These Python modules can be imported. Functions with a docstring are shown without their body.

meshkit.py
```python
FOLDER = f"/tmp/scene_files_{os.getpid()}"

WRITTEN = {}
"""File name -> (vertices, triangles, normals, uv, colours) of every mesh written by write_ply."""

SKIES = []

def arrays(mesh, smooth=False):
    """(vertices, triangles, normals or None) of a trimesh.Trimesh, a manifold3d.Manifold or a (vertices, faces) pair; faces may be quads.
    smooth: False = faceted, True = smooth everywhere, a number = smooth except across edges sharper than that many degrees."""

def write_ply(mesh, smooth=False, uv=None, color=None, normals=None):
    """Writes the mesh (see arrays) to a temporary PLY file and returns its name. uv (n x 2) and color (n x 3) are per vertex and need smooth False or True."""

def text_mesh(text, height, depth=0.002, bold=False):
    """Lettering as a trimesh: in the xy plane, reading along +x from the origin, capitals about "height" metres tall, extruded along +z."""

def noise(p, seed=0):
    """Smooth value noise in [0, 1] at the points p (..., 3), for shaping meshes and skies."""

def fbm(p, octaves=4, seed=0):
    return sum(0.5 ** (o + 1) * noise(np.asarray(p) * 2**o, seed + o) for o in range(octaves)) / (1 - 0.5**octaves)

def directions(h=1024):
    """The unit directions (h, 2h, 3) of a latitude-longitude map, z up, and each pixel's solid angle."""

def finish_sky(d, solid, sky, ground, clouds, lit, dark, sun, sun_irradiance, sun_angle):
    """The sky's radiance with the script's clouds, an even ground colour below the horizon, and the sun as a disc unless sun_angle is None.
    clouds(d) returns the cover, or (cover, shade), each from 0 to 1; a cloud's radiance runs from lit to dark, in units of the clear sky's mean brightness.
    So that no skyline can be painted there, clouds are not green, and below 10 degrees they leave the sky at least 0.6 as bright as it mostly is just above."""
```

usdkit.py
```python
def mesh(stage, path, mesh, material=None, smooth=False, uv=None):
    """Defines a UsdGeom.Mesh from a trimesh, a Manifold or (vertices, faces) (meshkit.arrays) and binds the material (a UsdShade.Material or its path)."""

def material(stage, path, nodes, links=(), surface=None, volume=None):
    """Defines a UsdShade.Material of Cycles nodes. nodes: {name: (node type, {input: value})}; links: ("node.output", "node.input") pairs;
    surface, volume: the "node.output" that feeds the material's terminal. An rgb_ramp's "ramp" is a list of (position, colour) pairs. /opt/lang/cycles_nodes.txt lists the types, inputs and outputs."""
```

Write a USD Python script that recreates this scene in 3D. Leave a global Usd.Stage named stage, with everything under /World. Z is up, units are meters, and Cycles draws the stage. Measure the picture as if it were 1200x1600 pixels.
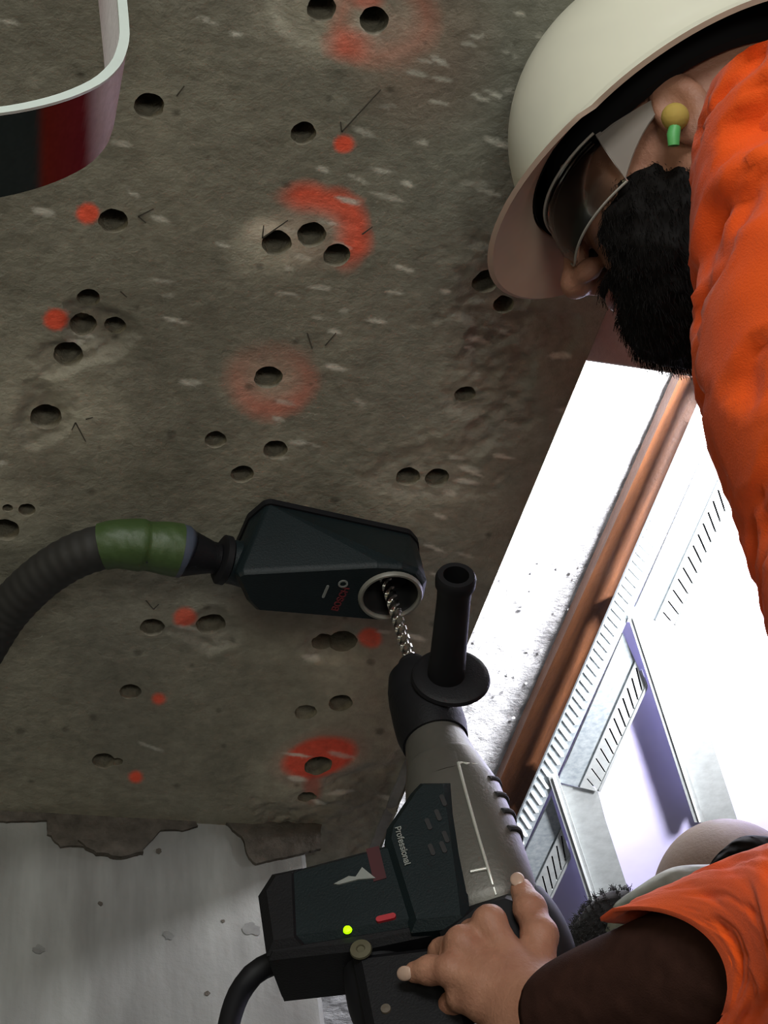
import math, numpy as np, trimesh, manifold3d as m3, shapely, usdkit, meshkit
from scipy.spatial import Delaunay
from shapely.geometry import Polygon, Point, LineString, MultiPoint
from shapely.ops import unary_union
from pxr import Usd, UsdGeom, UsdLux, UsdShade, Gf, Sdf, Vt

stage = Usd.Stage.CreateInMemory()
UsdGeom.SetStageUpAxis(stage, 'Z'); UsdGeom.SetStageMetersPerUnit(stage, 1.0)
UsdGeom.Xform.Define(stage, '/World')
rng = np.random.default_rng(7)
def unit(v): v = np.asarray(v, float); return v / np.linalg.norm(v)

# ---------------------------------------------------------------- camera (looks up at the soffit)
FPX, CAMZ = 2500.0, 0.70
UPC = unit([-.13, .66, .74])                 # the world's up in camera terms (right, up, forward)
RINGD = 1.34
def ray(px, py): return np.array([(px - 600) / FPX, (800 - py) / FPX, 1.0])
RING_H = float(ray(610, 930) @ UPC) * RINGD   # heights above the lens
CEIL_H = RING_H + .08
def _onceil(px, py): r = ray(px, py); return r * CEIL_H / (r @ UPC)
YC = unit(_onceil(640, 1220) - _onceil(940, 500))     # along the soffit's edge, away from the lens
YC = unit(YC - (YC @ UPC) * UPC)
XC = -np.cross(YC, UPC)                       # (camera triple is left-handed)
B = np.stack([XC, YC, UPC])                   # rows: world axes in camera terms
EYE = np.array([0, 0, CAMZ])
def W(v): return B @ np.asarray(v, float)     # camera direction -> world direction
def P(px, py, d): return EYE + W(ray(px, py) * d)
def PZ(px, py, z): r = W(ray(px, py)); return EYE + r * ((z - CAMZ) / r[2])
def PP(px, py, o, n): r = W(ray(px, py)); return EYE + r * (((o - EYE) @ n) / (r @ n))
def proj(p):
    q = (np.asarray(p, float) - EYE) @ B
    return np.stack([600 + FPX * q[..., 0] / q[..., 2], 800 - FPX * q[..., 1] / q[..., 2]], -1)
cam = UsdGeom.Camera.Define(stage, '/World/camera')
cam.CreateHorizontalApertureAttr(24.0); cam.CreateVerticalApertureAttr(32.0)
cam.CreateFocalLengthAttr(24.0 * FPX / 1200); cam.CreateClippingRangeAttr(Gf.Vec2f(.02, 100))
cam.CreateExposureAttr(0.0)
R_, U_, F_ = W([1, 0, 0]), W([0, 1, 0]), W([0, 0, 1])
M4 = Gf.Matrix4d(*R_, 0, *U_, 0, *(-F_), 0, *EYE, 1)
cam.AddTransformOp().Set(M4)
CZ, RZ = CAMZ + CEIL_H, CAMZ + RING_H         # soffit height, dust hood's mouth height
Z1 = CZ + .45                                 # upper slab beyond the soffit's edge

# ---------------------------------------------------------------- light
def aim(light, pos, target):
    z = unit(np.asarray(pos) - np.asarray(target)); x = unit(np.cross([0, 0, 1], z)); y = np.cross(z, x)
    UsdGeom.Xformable(light).AddTransformOp().Set(Gf.Matrix4d(*x, 0, *y, 0, *z, 0, *map(float, pos), 1))
KEY_POS, KEY_AIM = np.array([-.6, -2.6, 1.42]), np.array([.1, .6, 1.35])
WARM_POS, WARM_AIM = np.array([-1.6, -.35, 1.0]), np.array([-.6, .35, CZ])
def rect(name, pos, target, w, h, power, color):
    l = UsdLux.RectLight.Define(stage, '/World/' + name); l.CreateWidthAttr(w); l.CreateHeightAttr(h)
    l.CreateIntensityAttr(power); l.CreateColorAttr(Gf.Vec3f(*color)); aim(l, pos, target)
rect('key_lamp', KEY_POS, KEY_AIM, 1.2, .9, 19.0, (.97, .98, .95))
rect('floor_fill_light', [-.05, -1.15, .12], [.0, .3, CZ], .6, .5, 12.0, (.98, 1, .88))  # unseen fill from below, added to brighten the soffit
rect('warm_lamp', WARM_POS, WARM_AIM, .5, .4, 6.0, (1, .87, .5))
LAMPS = [(P(1262, 660, 1.66), 800.0), (P(1430, 1080, 1.75), 850.0)]
for name, (p, w), to in zip(('flood_disk', 'flood_disk_001'), LAMPS, (PZ(900, 690, Z1), PZ(1085, 1120, Z1 - .02))):
    l = UsdLux.DiskLight.Define(stage, '/World/' + name); l.CreateRadiusAttr(.05); l.CreateIntensityAttr(w); l.CreateColorAttr(Gf.Vec3f(.97, .97, 1)); aim(l, p, to)

# ---------------------------------------------------------------- helpers
used = {}
def numbered(path):
    n = used.get(path, 0); used[path] = n + 1
    return path if n == 0 else f'{path}_{n:03d}'
def cd(prim, **k):
    for a, b in k.items():
        if b: prim.SetCustomDataByKey(a, b)
class Thing:
    def __init__(s, name, label, category, base, group=None):
        s.base = np.asarray(base, float)
        s.path = numbered('/World/' + name)
        x = UsdGeom.Xform.Define(stage, s.path); x.AddTranslateOp().Set(Gf.Vec3d(*s.base)); s.prim = x.GetPrim()
        cd(s.prim, label=label, category=category, group=group)
def arr(mesh):
    if hasattr(mesh, 'to_mesh'):
        q = mesh.to_mesh(); return np.array(q.vert_properties[:, :3], float), np.array(q.tri_verts, int)
    if isinstance(mesh, (tuple, list)):
        v, f = np.asarray(mesh[0], float), np.asarray(mesh[1], int)
        if f.shape[1] == 4: f = np.vstack([f[:, [0, 1, 2]], f[:, [0, 2, 3]]])
        return v, f
    return np.array(mesh.vertices, float), np.array(mesh.faces, int)
def part(t, name, mesh, mat, smooth=30, parent=None, col=None, label=None, kind=None):
    """one Mesh under the thing t (or under the part path given)"""
    path = numbered((parent or t.path) + '/' + name)
    v, f = arr(mesh)
    if callable(col): v, f, _ = meshkit.arrays((v, f), smooth); smooth = True; col = col(v)
    usdkit.mesh(stage, path, (v - t.base, f), mat, smooth=smooth)
    pr = stage.GetPrimAtPath(path)
    if col is not None:
        UsdGeom.PrimvarsAPI(pr).CreatePrimvar('col', Sdf.ValueTypeNames.Color3fArray, 'vertex').Set(Vt.Vec3fArray.FromNumpy(np.asarray(col, np.float32)))
    cd(pr, label=label, kind=kind)
    return path
def single(name, label, category, mesh, mat, smooth=30, col=None, group=None, kind=None):
    path = numbered('/World/' + name)
    v, f = arr(mesh); base = v.mean(0)
    usdkit.mesh(stage, path, (v - base, f), mat, smooth=smooth)
    pr = stage.GetPrimAtPath(path); UsdGeom.Xformable(pr).AddTranslateOp().Set(Gf.Vec3d(*base))
    if col is not None:
        UsdGeom.PrimvarsAPI(pr).CreatePrimvar('col', Sdf.ValueTypeNames.Color3fArray, 'vertex').Set(Vt.Vec3fArray.FromNumpy(np.asarray(col, np.float32)))
    cd(pr, label=label, category=category, group=group, kind=kind)
    return path
def curves(path, strands, width, mat, base):
    c = UsdGeom.BasisCurves.Define(stage, path); c.CreateTypeAttr('linear')
    c.CreateCurveVertexCountsAttr([len(s) for s in strands])
    c.CreatePointsAttr(Vt.Vec3fArray.FromNumpy((np.vstack(strands) - base).astype(np.float32)))
    n = sum(len(s) for s in strands)
    c.CreateWidthsAttr(Vt.FloatArray.FromNumpy(np.full(n, width, np.float32))); c.SetWidthsInterpolation('vertex')
    UsdShade.MaterialBindingAPI.Apply(c.GetPrim()).Bind(mat)
def mat(name, color, rough=.6, metal=0., var=.15, scale=30., bump=0., bscale=120., spec=.5, sheen=0., color2=None, stretch=(1, 1, 1), emit=0., coat=0.):
    c = np.array(color, float); c2 = np.array(color2, float) if color2 is not None else c * (1 - var)
    nodes = {'tc': ('texture_coordinate', {}), 'mp': ('mapping', {'scale': stretch}),
             'n': ('noise_texture', {'scale': scale, 'detail': 4.0, 'roughness': .6}),
             'r': ('rgb_ramp', {'ramp': [(.3, tuple(c2)), (.7, tuple(c))]}),
             'p': ('principled_bsdf', {'roughness': rough, 'metallic': metal, 'specular_ior_level': spec, 'sheen_weight': sheen, 'coat_weight': coat,
                                       'emission_color': tuple(c), 'emission_strength': emit})}
    links = [('tc.object', 'mp.vector'), ('mp.vector', 'n.vector'), ('n.fac', 'r.fac'), ('r.color', 'p.base_color')]
    if bump:
        nodes['b'] = ('bump', {'strength': 1.0, 'distance': bump}); nodes['bn'] = ('noise_texture', {'scale': bscale, 'detail': 5.0, 'roughness': .6})
        links += [('tc.object', 'bn.vector'), ('bn.fac', 'b.height'), ('b.normal', 'p.normal')]
    return usdkit.material(stage, '/World/Looks/' + name, nodes, links, surface='p.BSDF')
def mat_col(name, rough=.85, metal=0., var=.25, scale=40., bump=.001, bscale=150., spec=.3):
    """base colour from the mesh's own colours, mottled by noise"""
    nodes = {'a': ('attribute', {'attribute': 'col'}), 'tc': ('texture_coordinate', {}),
             'n': ('noise_texture', {'scale': scale, 'detail': 6.0, 'roughness': .65}), 'n2': ('noise_texture', {'scale': scale * 9, 'detail': 3.0, 'roughness': .7}),
             'r': ('rgb_ramp', {'ramp': [(.3, (1 - var,) * 3), (.7, (1 + var * .35,) * 3)]}), 'r2': ('rgb_ramp', {'ramp': [(.3, (1 - var * .8,) * 3), (.65, (1.05,) * 3)]}),
             'm': ('mix', {'mix_type': 'multiply', 'fac': 1.0}), 'm2': ('mix', {'mix_type': 'multiply', 'fac': 1.0}),
             'bn': ('noise_texture', {'scale': bscale, 'detail': 6.0, 'roughness': .65}), 'b': ('bump', {'strength': 1.0, 'distance': bump}),
             'p': ('principled_bsdf', {'roughness': rough, 'metallic': metal, 'specular_ior_level': spec})}
    links = [('tc.object', 'n.vector'), ('tc.object', 'n2.vector'), ('tc.object', 'bn.vector'), ('n.fac', 'r.fac'), ('n2.fac', 'r2.fac'), ('a.color', 'm.color1'), ('r.color', 'm.color2'),
             ('m.color', 'm2.color1'), ('r2.color', 'm2.color2'), ('m2.color', 'p.base_color'), ('bn.fac', 'b.height'), ('b.normal', 'p.normal')]
    return usdkit.material(stage, '/World/Looks/' + name, nodes, links, surface='p.BSDF')
def glass(name, tint, rough=.05, fac=.12):
    nodes = {'f': ('fresnel', {'IOR': 1.5}), 't': ('transparent_bsdf', {'color': tint}), 'g': ('glossy_bsdf', {'color': (1, 1, 1), 'roughness': rough}), 'm': ('mix_closure', {})}
    return usdkit.material(stage, '/World/Looks/' + name, nodes, [('f.fac', 'm.fac'), ('t.BSDF', 'm.closure1'), ('g.BSDF', 'm.closure2')], surface='m.closure')

def hull(pts): return m3.Manifold.hull_points(np.asarray(pts, float))
def box(lo, hi, c=0.):
    lo, hi = np.minimum(lo, hi), np.maximum(lo, hi)
    if c <= 0: return trimesh.creation.box(bounds=[lo, hi])
    pts = []
    for k in range(3):
        l, h = lo + c, hi - c; l[k], h[k] = lo[k], hi[k]
        pts += [[(l, h)[a][0], (l, h)[b][1], (l, h)[d][2]] for a in (0, 1) for b in (0, 1) for d in (0, 1)]
    return hull(pts)
def cat(*ms):
    vs, fs, n = [], [], 0
    for m in ms:
        v, f = arr(m); vs.append(v); fs.append(f + n); n += len(v)
    return np.vstack(vs), np.vstack(fs)
def frames(path):
    p = np.asarray(path, float); t = np.gradient(p, axis=0); t /= np.linalg.norm(t, axis=1, keepdims=True)
    a = np.zeros_like(p); ref = np.array([0, 0, 1.0]) if abs(t[0, 2]) < .9 else np.array([1.0, 0, 0])
    a[0] = unit(ref - (ref @ t[0]) * t[0])
    for i in range(1, len(p)): a[i] = unit(a[i - 1] - (a[i - 1] @ t[i]) * t[i])
    return p, t, a, np.cross(t, a)
def spline(pts, n):
    pts = np.asarray(pts, float); d = np.r_[0, np.cumsum(np.linalg.norm(np.diff(pts[:, :3], axis=0), axis=1))]
    from scipy.interpolate import PchipInterpolator
    return PchipInterpolator(d, pts, axis=0)(np.linspace(0, d[-1], n))
def tube(path, radii, sides=24, caps=True, shift=None):
    p, t, a, b = frames(path); r = np.broadcast_to(np.asarray(radii, float), (len(p),))
    ang = np.arange(sides) * 2 * np.pi / sides
    v = p[:, None] + r[:, None, None] * (np.cos(ang)[None, :, None] * a[:, None] + np.sin(ang)[None, :, None] * b[:, None])
    if shift is not None: v = v + shift(ang, a, b, t)
    v = v.reshape(-1, 3); i, j = np.meshgrid(np.arange(len(p) - 1), np.arange(sides), indexing='ij')
    q = np.stack([i * sides + j, i * sides + (j + 1) % sides, (i + 1) * sides + (j + 1) % sides, (i + 1) * sides + j], -1).reshape(-1, 4)
    f = np.vstack([q[:, [0, 1, 2]], q[:, [0, 2, 3]]])
    if caps:
        n = len(v); v = np.vstack([v, p[0], p[-1]]); k = np.arange(sides); e = (len(p) - 1) * sides
        f = np.vstack([f, np.stack([np.full(sides, n), (k + 1) % sides, k], 1), np.stack([np.full(sides, n + 1), e + k, e + (k + 1) % sides], 1)])
    return v, f
def lathe(profile, origin, axis, sides=40, ref=None):
    """profile: (distance along axis, radius) pairs, closed at ends with radius 0 as wanted"""
    axis = unit(axis); ref = np.array([1.0, 0, 0]) if ref is None else ref
    a = unit(ref - (ref @ axis) * axis); b = np.cross(axis, a); pr = np.asarray(profile, float)
    ang = np.arange(sides) * 2 * np.pi / sides
    v = np.asarray(origin) + pr[:, None, :1] * axis + pr[:, None, 1:] * (np.cos(ang)[None, :, None] * a + np.sin(ang)[None, :, None] * b)
    v = v.reshape(-1, 3); i, j = np.meshgrid(np.arange(len(pr) - 1), np.arange(sides), indexing='ij')
    q = np.stack([i * sides + j, i * sides + (j + 1) % sides, (i + 1) * sides + (j + 1) % sides, (i + 1) * sides + j], -1).reshape(-1, 4)
    return v, np.vstack([q[:, [0, 1, 2]], q[:, [0, 2, 3]]])
def prism(poly, z0, z1, o=np.zeros(3), ex=np.array([1., 0, 0]), ey=np.array([0, 1., 0]), ez=np.array([0, 0, 1.])):
    polys = getattr(poly, 'geoms', [poly]); out = []
    for g in polys:
        if g.is_empty or g.area < 1e-9: continue
        m = trimesh.creation.extrude_polygon(g, abs(z1 - z0), engine='earcut'); v = np.array(m.vertices); v[:, 2] += min(z0, z1)
        out.append((o + v[:, :1] * ex + v[:, 1:2] * ey + v[:, 2:] * ez, np.array(m.faces)))
    return cat(*out)
# signed distances and an isosurface (surface nets), for bodies
def sd_cap(p, a, b, r1, r2=None):
    r2 = r1 if r2 is None else r2; a, b = np.asarray(a, np.float32), np.asarray(b, np.float32); d = b - a
    h = np.clip(((p - a) @ d) / max(float(d @ d), 1e-12), 0, 1)
    return np.linalg.norm(p - a - h[..., None] * d, axis=-1) - (r1 + (r2 - r1) * h)
def sd_ell(p, c, r, R=None):
    q = p - np.asarray(c, np.float32)
    if R is not None: q = q @ np.asarray(R, np.float32)
    r = np.asarray(r, np.float32); k0 = np.linalg.norm(q / r, axis=-1); k1 = np.linalg.norm(q / r ** 2, axis=-1)
    return k0 * (k0 - 1) / np.maximum(k1, 1e-6)
def smin(a, b, k): h = np.clip(.5 + .5 * (b - a) / k, 0, 1); return b * (1 - h) + a * h - k * h * (1 - h)
def smax(a, b, k): return -smin(-a, -b, k)
def iso(fun, lo, hi, h):
    ax = [np.arange(l, u + h, h, dtype=np.float32) for l, u in zip(lo, hi)]
    g = np.stack(np.meshgrid(*ax, indexing='ij'), -1); s = fun(g).astype(np.float32); n = np.array(s.shape)
    acc = np.zeros((*(n - 1), 3), np.float32); cnt = np.zeros(n - 1, np.float32)
    def sl(o): return tuple(slice(o[k], n[k] - 1 + o[k]) for k in range(3))
    for k in range(3):
        for u in (0, 1):
            for w in (0, 1):
                o = [0, 0, 0]; o[(k + 1) % 3], o[(k + 2) % 3] = u, w; o1 = list(o); o1[k] = 1
                s0, s1 = s[sl(o)], s[sl(o1)]; cr = (s0 < 0) != (s1 < 0)
                t = np.where(cr, s0 / np.where(s0 == s1, 1, s0 - s1), 0)
                for c in range(3): acc[..., c] += np.where(cr, (t if c == k else 0) + o[c], 0)
                cnt += cr
    ids = np.full(n - 1, -1, int); on = cnt > 0; ids[on] = np.arange(on.sum())
    cell = np.stack(np.nonzero(on), -1)
    v = np.array([a[0] for a in ax]) + h * (cell + acc[on] / cnt[on][:, None])
    fs = []
    for k in range(3):
        i, j = (k + 1) % 3, (k + 2) % 3
        s0 = np.take(s, range(n[k] - 1), k); s1 = np.take(s, range(1, n[k]), k)
        c = np.stack(np.nonzero((s0 < 0) != (s1 < 0)), -1)
        c = c[(c[:, i] > 0) & (c[:, j] > 0) & (c[:, i] < n[i] - 1) & (c[:, j] < n[j] - 1)]
        ei, ej = np.eye(3, dtype=int)[i], np.eye(3, dtype=int)[j]
        q = np.stack([ids[tuple((c - d).T)] for d in (ei + ej, ej, 0 * ei, ei)], -1)
        flip = s[tuple(c.T)] >= 0; q[flip] = q[flip][:, ::-1]; fs.append(q)
    q = np.vstack(fs); q = q[(q >= 0).all(1)]
    return v, np.vstack([q[:, [0, 1, 2]], q[:, [0, 2, 3]]])

# ---------------------------------------------------------------- materials
m_concrete = mat_col('concrete', rough=.9, var=.22, scale=9, bump=.0022, bscale=70, spec=.25)
m_hole = mat('hole_concrete', (.30, .27, .21), .95, var=.4, scale=90, bump=.002, bscale=200, spec=.1)
m_wall = mat('wall_concrete', (.27, .275, .265), .85, color2=(.15, .147, .142), scale=7, stretch=(3, 3, .5), bump=.0012, bscale=90, spec=.25)
m_mortar = mat('mortar', (.12, .105, .09), .95, var=.5, scale=60, bump=.003, bscale=120, spec=.1)
m_stain = mat('grey_stain', (.17, .17, .165), .9, var=.3, scale=90)
m_floor = mat('deck_floor', (.22, .21, .2), .9, var=.3, scale=12)
m_shot = mat_col('sprayed_concrete', rough=.8, var=.18, scale=25, bump=.006, bscale=60, spec=.3)
m_pink = mat('beam_concrete', (.62, .56, .52), .85, var=.3, scale=18, bump=.001, bscale=140, spec=.25)
m_timber = mat('stained_timber', (.10, .036, .013), .55, color2=(.055, .02, .008), scale=26, stretch=(6, .6, 6), bump=.0006, bscale=180, spec=.4)
m_graphite = mat('pencil', (.075, .065, .05), .8)
m_steel = mat('galvanized_steel', (.55, .58, .58), .45, metal=.55, var=.2, scale=60)
m_steel_dull = mat('blotchy_steel', (.42, .46, .48), .5, metal=.5, color2=(.26, .30, .33), scale=110)
m_rib = mat('pale_steel', (.8, .83, .84), .4, metal=.2, var=.05)
m_dark = mat('dark_paint', (.02, .02, .022), .8)  # near-black; behind the flange slots it stands in for shade
m_sheet = mat('lavender_sheet', (.66, .63, .90), .55, color2=(.6, .56, .88), scale=9, spec=.2)
m_strap = mat_col('strap_reflection_tint', rough=.6, metal=0., var=.12, scale=30, bump=.0002, bscale=80, spec=0.)
m_strap_edge = mat('strap_edge', (.66, .74, .71), .5, metal=.1, var=.1)
m_teal = mat('teal_plastic', (.004, .010, .0125), .5, spec=.28, var=.2, scale=40, bump=.0003, bscale=600)
m_black = mat('black_plastic', (.006, .006, .008), .55, spec=.25, var=.3, scale=40, bump=.0003, bscale=600)
m_rubber = mat('black_rubber', (.007, .007, .009), .6, spec=.25, var=.3, scale=60)
m_silver = mat('grey_cast_metal', (.115, .11, .098), .45, metal=.45, var=.12, scale=35, bump=.0003, bscale=300)
m_seam = mat('pale_seam', (.55, .56, .52), .4, metal=.4)
m_bit = mat('drill_steel', (.62, .61, .58), .22, metal=1., var=.2, scale=80)
m_ringm = mat('hood_ring', (.20, .195, .17), .5, metal=.2, var=.15, scale=80)
m_red = mat('label_red', (.35, .02, .03), .5)
m_grey = mat('label_grey', (.22, .235, .225), .5)
m_dimred = mat('dim_red', (.13, .013, .018), .5)
m_led = mat('led_green', (.45, 1., .0), .4, emit=1.0)
m_hose = mat('hose_rubber', (.020, .019, .018), .65, var=.3, scale=50)
m_tape = mat('green_tape', (.048, .085, .024), .5, color2=(.03, .058, .015), scale=25, bump=.0008, bscale=60)
m_bluegrey = mat('blue_grey_collar', (.06, .075, .11), .45)
m_skin = mat('skin', (.37, .185, .12), .5, color2=(.28, .125, .08), scale=45, bump=.0006, bscale=350, spec=.4)
m_skin2 = mat('skin_second', (.18, .12, .08), .5, spec=.12, color2=(.145, .095, .063), scale=30, bump=.0004, bscale=300)
m_lip = mat('lips', (.36, .13, .11), .45)
m_nail = mat('nail', (.48, .33, .26), .35)
m_beard = mat('beard', (.006, .0045, .004), .75, var=.4, scale=200, spec=.2)
m_orange = mat('hivis_orange', (.88, .105, .007), .8, color2=(.80, .080, .005), scale=14, bump=.0004, bscale=900, sheen=.15, spec=.2)
m_forearm_cover = mat('forearm_cover', (.046, .020, .015), .95, var=.3, scale=80, spec=.1, bump=.0004, bscale=900)
m_trouser = mat('work_trousers', (.03, .035, .05), .85)
m_boot = mat('boots', (.03, .022, .018), .6)
m_hat = mat('hat_shell', (.80, .79, .66), .35, color2=(.74, .73, .62), scale=12, spec=.5)
m_liner = mat('hat_liner', (.006, .006, .007), .8, spec=.2)
m_lens = glass('lens', (.93, .93, .91), .08)
m_frame = mat('lens_rim', (.38, .36, .32), .15, var=.1)
m_temple = usdkit.material(stage, '/World/Looks/temple_plastic', {'t': ('transparent_bsdf', {'color': (.85, .83, .8)}), 'g': ('principled_bsdf', {'base_color': (.42, .38, .35), 'roughness': .3}), 'm': ('mix_closure', {'fac': .5})}, [('t.BSDF', 'm.closure1'), ('g.BSDF', 'm.closure2')], surface='m.closure')
m_eye = mat('eye_white', (.7, .66, .6), .2)
m_foam = mat('ear_foam', (.46, .32, .07), .8)
m_cord = mat('cord_green', (.10, .42, .12), .5)
m_jacket = mat('dark_jacket', (.015, .014, .016), .9, var=.4, scale=60, sheen=.2)
m_collar = mat('pale_collar', (.26, .27, .21), .6, color2=(.16, .17, .13), scale=60)

# ---------------------------------------------------------------- structure: soffit with drill holes
def struct(name, mesh, m, smooth=False, col=None, label=None):
    path = single(name, label, None, mesh, m, smooth, col); cd(stage.GetPrimAtPath(path), kind='structure'); return path
HOLES = [(503, 12, 46, 60), (585, 32, 46, 60), (233, 166, 46, 60), (474, 208, 40, 60), (177, 346, 46, 60), (432, 380, 46, 50), (487, 367, 46, 60), (526, 399, 42, 60), (138, 466, 36, 45),
         (130, 512, 42, 22), (180, 514, 34, 40), (106, 558, 46, 32), (71, 655, 48, 60), (420, 590, 44, 45), (337, 687, 34, 50), (378, 741, 36, 55), (430, 703, 38, 55), (760, 444, 44, 45),
         (788, 480, 34, 30), (728, 620, 34, 40), (638, 747, 38, 30), (683, 749, 38, 30), (12, 794, 16, 40), (42, 797, 26, 45), (8, 828, 44, 40), (238, 980, 38, 30), (330, 979, 46, 40),
         (505, 1008, 36, 45), (537, 1007, 46, 40), (203, 1081, 34, 40), (532, 1098, 38, 40), (478, 1113, 34, 9), (497, 1196, 44, 55), (162, 1189, 36, 40), (183, 1190, 18, 22), (480, 1249, 30, 14)]
def ragged(c, r, seed, amt=.10, n=44):
    a = np.arange(n) * 2 * np.pi / n; k = np.random.default_rng(seed)
    w = 1 + amt * (meshkit.fbm(np.stack([np.cos(a) * 1.6 + seed, np.sin(a) * 1.6, 0 * a], -1), 4, seed) - .5) * 2.2
    return Polygon(np.stack([c[0] + r * w * np.cos(a), c[1] + r * w * np.sin(a)], -1))
holes = []
for k, (x, y, w, dep) in enumerate(HOLES):
    c = PZ(x, y, CZ); d = ((c - EYE) @ F_); holes.append((ragged(c, w / 2 * d / FPX, k), dep / 1000))
mouths = unary_union([h for h, _ in holes]); mouths = list(getattr(mouths, 'geoms', [mouths]))
P_EDGE0, P_EDGE1 = PZ(940, 500, CZ), PZ(640, 1220, CZ)
XE = (P_EDGE0[0] + P_EDGE1[0]) / 2                        # the soffit's right edge
vis = np.array([PZ(x, y, CZ)[:2] for x, y in ((-60, -60), (960, -60), (960, 500), (600, 1360), (-60, 1360))])
x0, y0, x1, y1 = vis[:, 0].min(), vis[:, 1].min(), XE, vis[:, 1].max() + .02
H = .0022
gx, gy = np.meshgrid(np.arange(x0, x1 - H * .4, H), np.arange(y0, y1, H), indexing='ij')
pts = np.stack([gx.ravel(), gy.ravel()], -1) + rng.uniform(-.2, .2, (gx.size, 2)) * H
allm = unary_union(mouths); near = shapely.contains_xy(allm.buffer(H * .6), pts[:, 0], pts[:, 1]); pts = pts[~near]
ye = np.arange(y0, y1, H); edge = np.stack([XE + .0016 * (meshkit.fbm(np.stack([ye * 90, 0 * ye, 0 * ye], -1), 3, 3) - .5) * 2, ye], -1)
outer = np.array([(a, b) for a in np.linspace(-2.4, x0 - .05, 6) for b in np.linspace(-3.4, 1.6, 9)] + [(a, b) for a in np.linspace(x0, XE, 5) for b in list(np.linspace(-3.4, y0 - .05, 6)) + list(np.linspace(y1 + .05, 1.6, 3))])
rings = np.vstack([np.array(g.exterior.coords)[:-1] for g in mouths])
pts = np.vstack([pts, edge, outer, rings]); tri = Delaunay(pts).simplices
cen = pts[tri].mean(1); tri = tri[~shapely.contains_xy(allm, cen[:, 0], cen[:, 1])]
a_, b_, c_ = pts[tri[:, 0]], pts[tri[:, 1]], pts[tri[:, 2]]
cr = (b_[:, 0] - a_[:, 0]) * (c_[:, 1] - a_[:, 1]) - (b_[:, 1] - a_[:, 1]) * (c_[:, 0] - a_[:, 0]); tri[cr > 0] = tri[cr > 0][:, ::-1]   # face down
pix = proj(np.c_[pts, np.full(len(pts), CZ)])
n3 = lambda s, o=4, seed=0: meshkit.fbm(np.c_[pts * s, 0 * pts[:, 0]], o, seed)
zr = .0016 * (n3(30, 5, 1) - .5)
def dist(x, y, ry=.78): return np.hypot(pix[:, 0] - x, (pix[:, 1] - y) / ry)
wob = (n3(45, 4, 9) - .5) * 2
def soft(d, r, s): return np.clip((r - d) / s + .5, 0, 1)
# spalled patches: real relief
spall = np.zeros(len(pts))
for x, y, r, ry, dp in ((783, 470, 62, 1.2, .004), (775, 585, 55, 1.9, .004), (735, 615, 40, .8, .003), (840, 520, 50, .8, .003), (660, 740, 75, .5, .002), (585, 1235, 70, .55, .005), (640, 1215, 40, .9, .005), (520, 1290, 120, .3, .005), (160, 515, 60, .5, .005), (100, 560, 34, .7, .003), (330, 985, 40, .6, .003), (520, 1010, 42, .6, .004), (70, 655, 42, .9, .003)):
    spall = np.maximum(spall, soft(dist(x, y, ry) * (1 + .55 * wob), r, r * .5) * dp)
zr += spall * (.4 + 1.2 * n3(110, 4, 5))
fade = (pix[:, 0] > -80) & (pix[:, 1] > -80) & (pix[:, 1] < 1400)
zr = np.where(fade, zr, 0)
onring = np.zeros(len(pts), bool); onring[-len(rings):] = True
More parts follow.
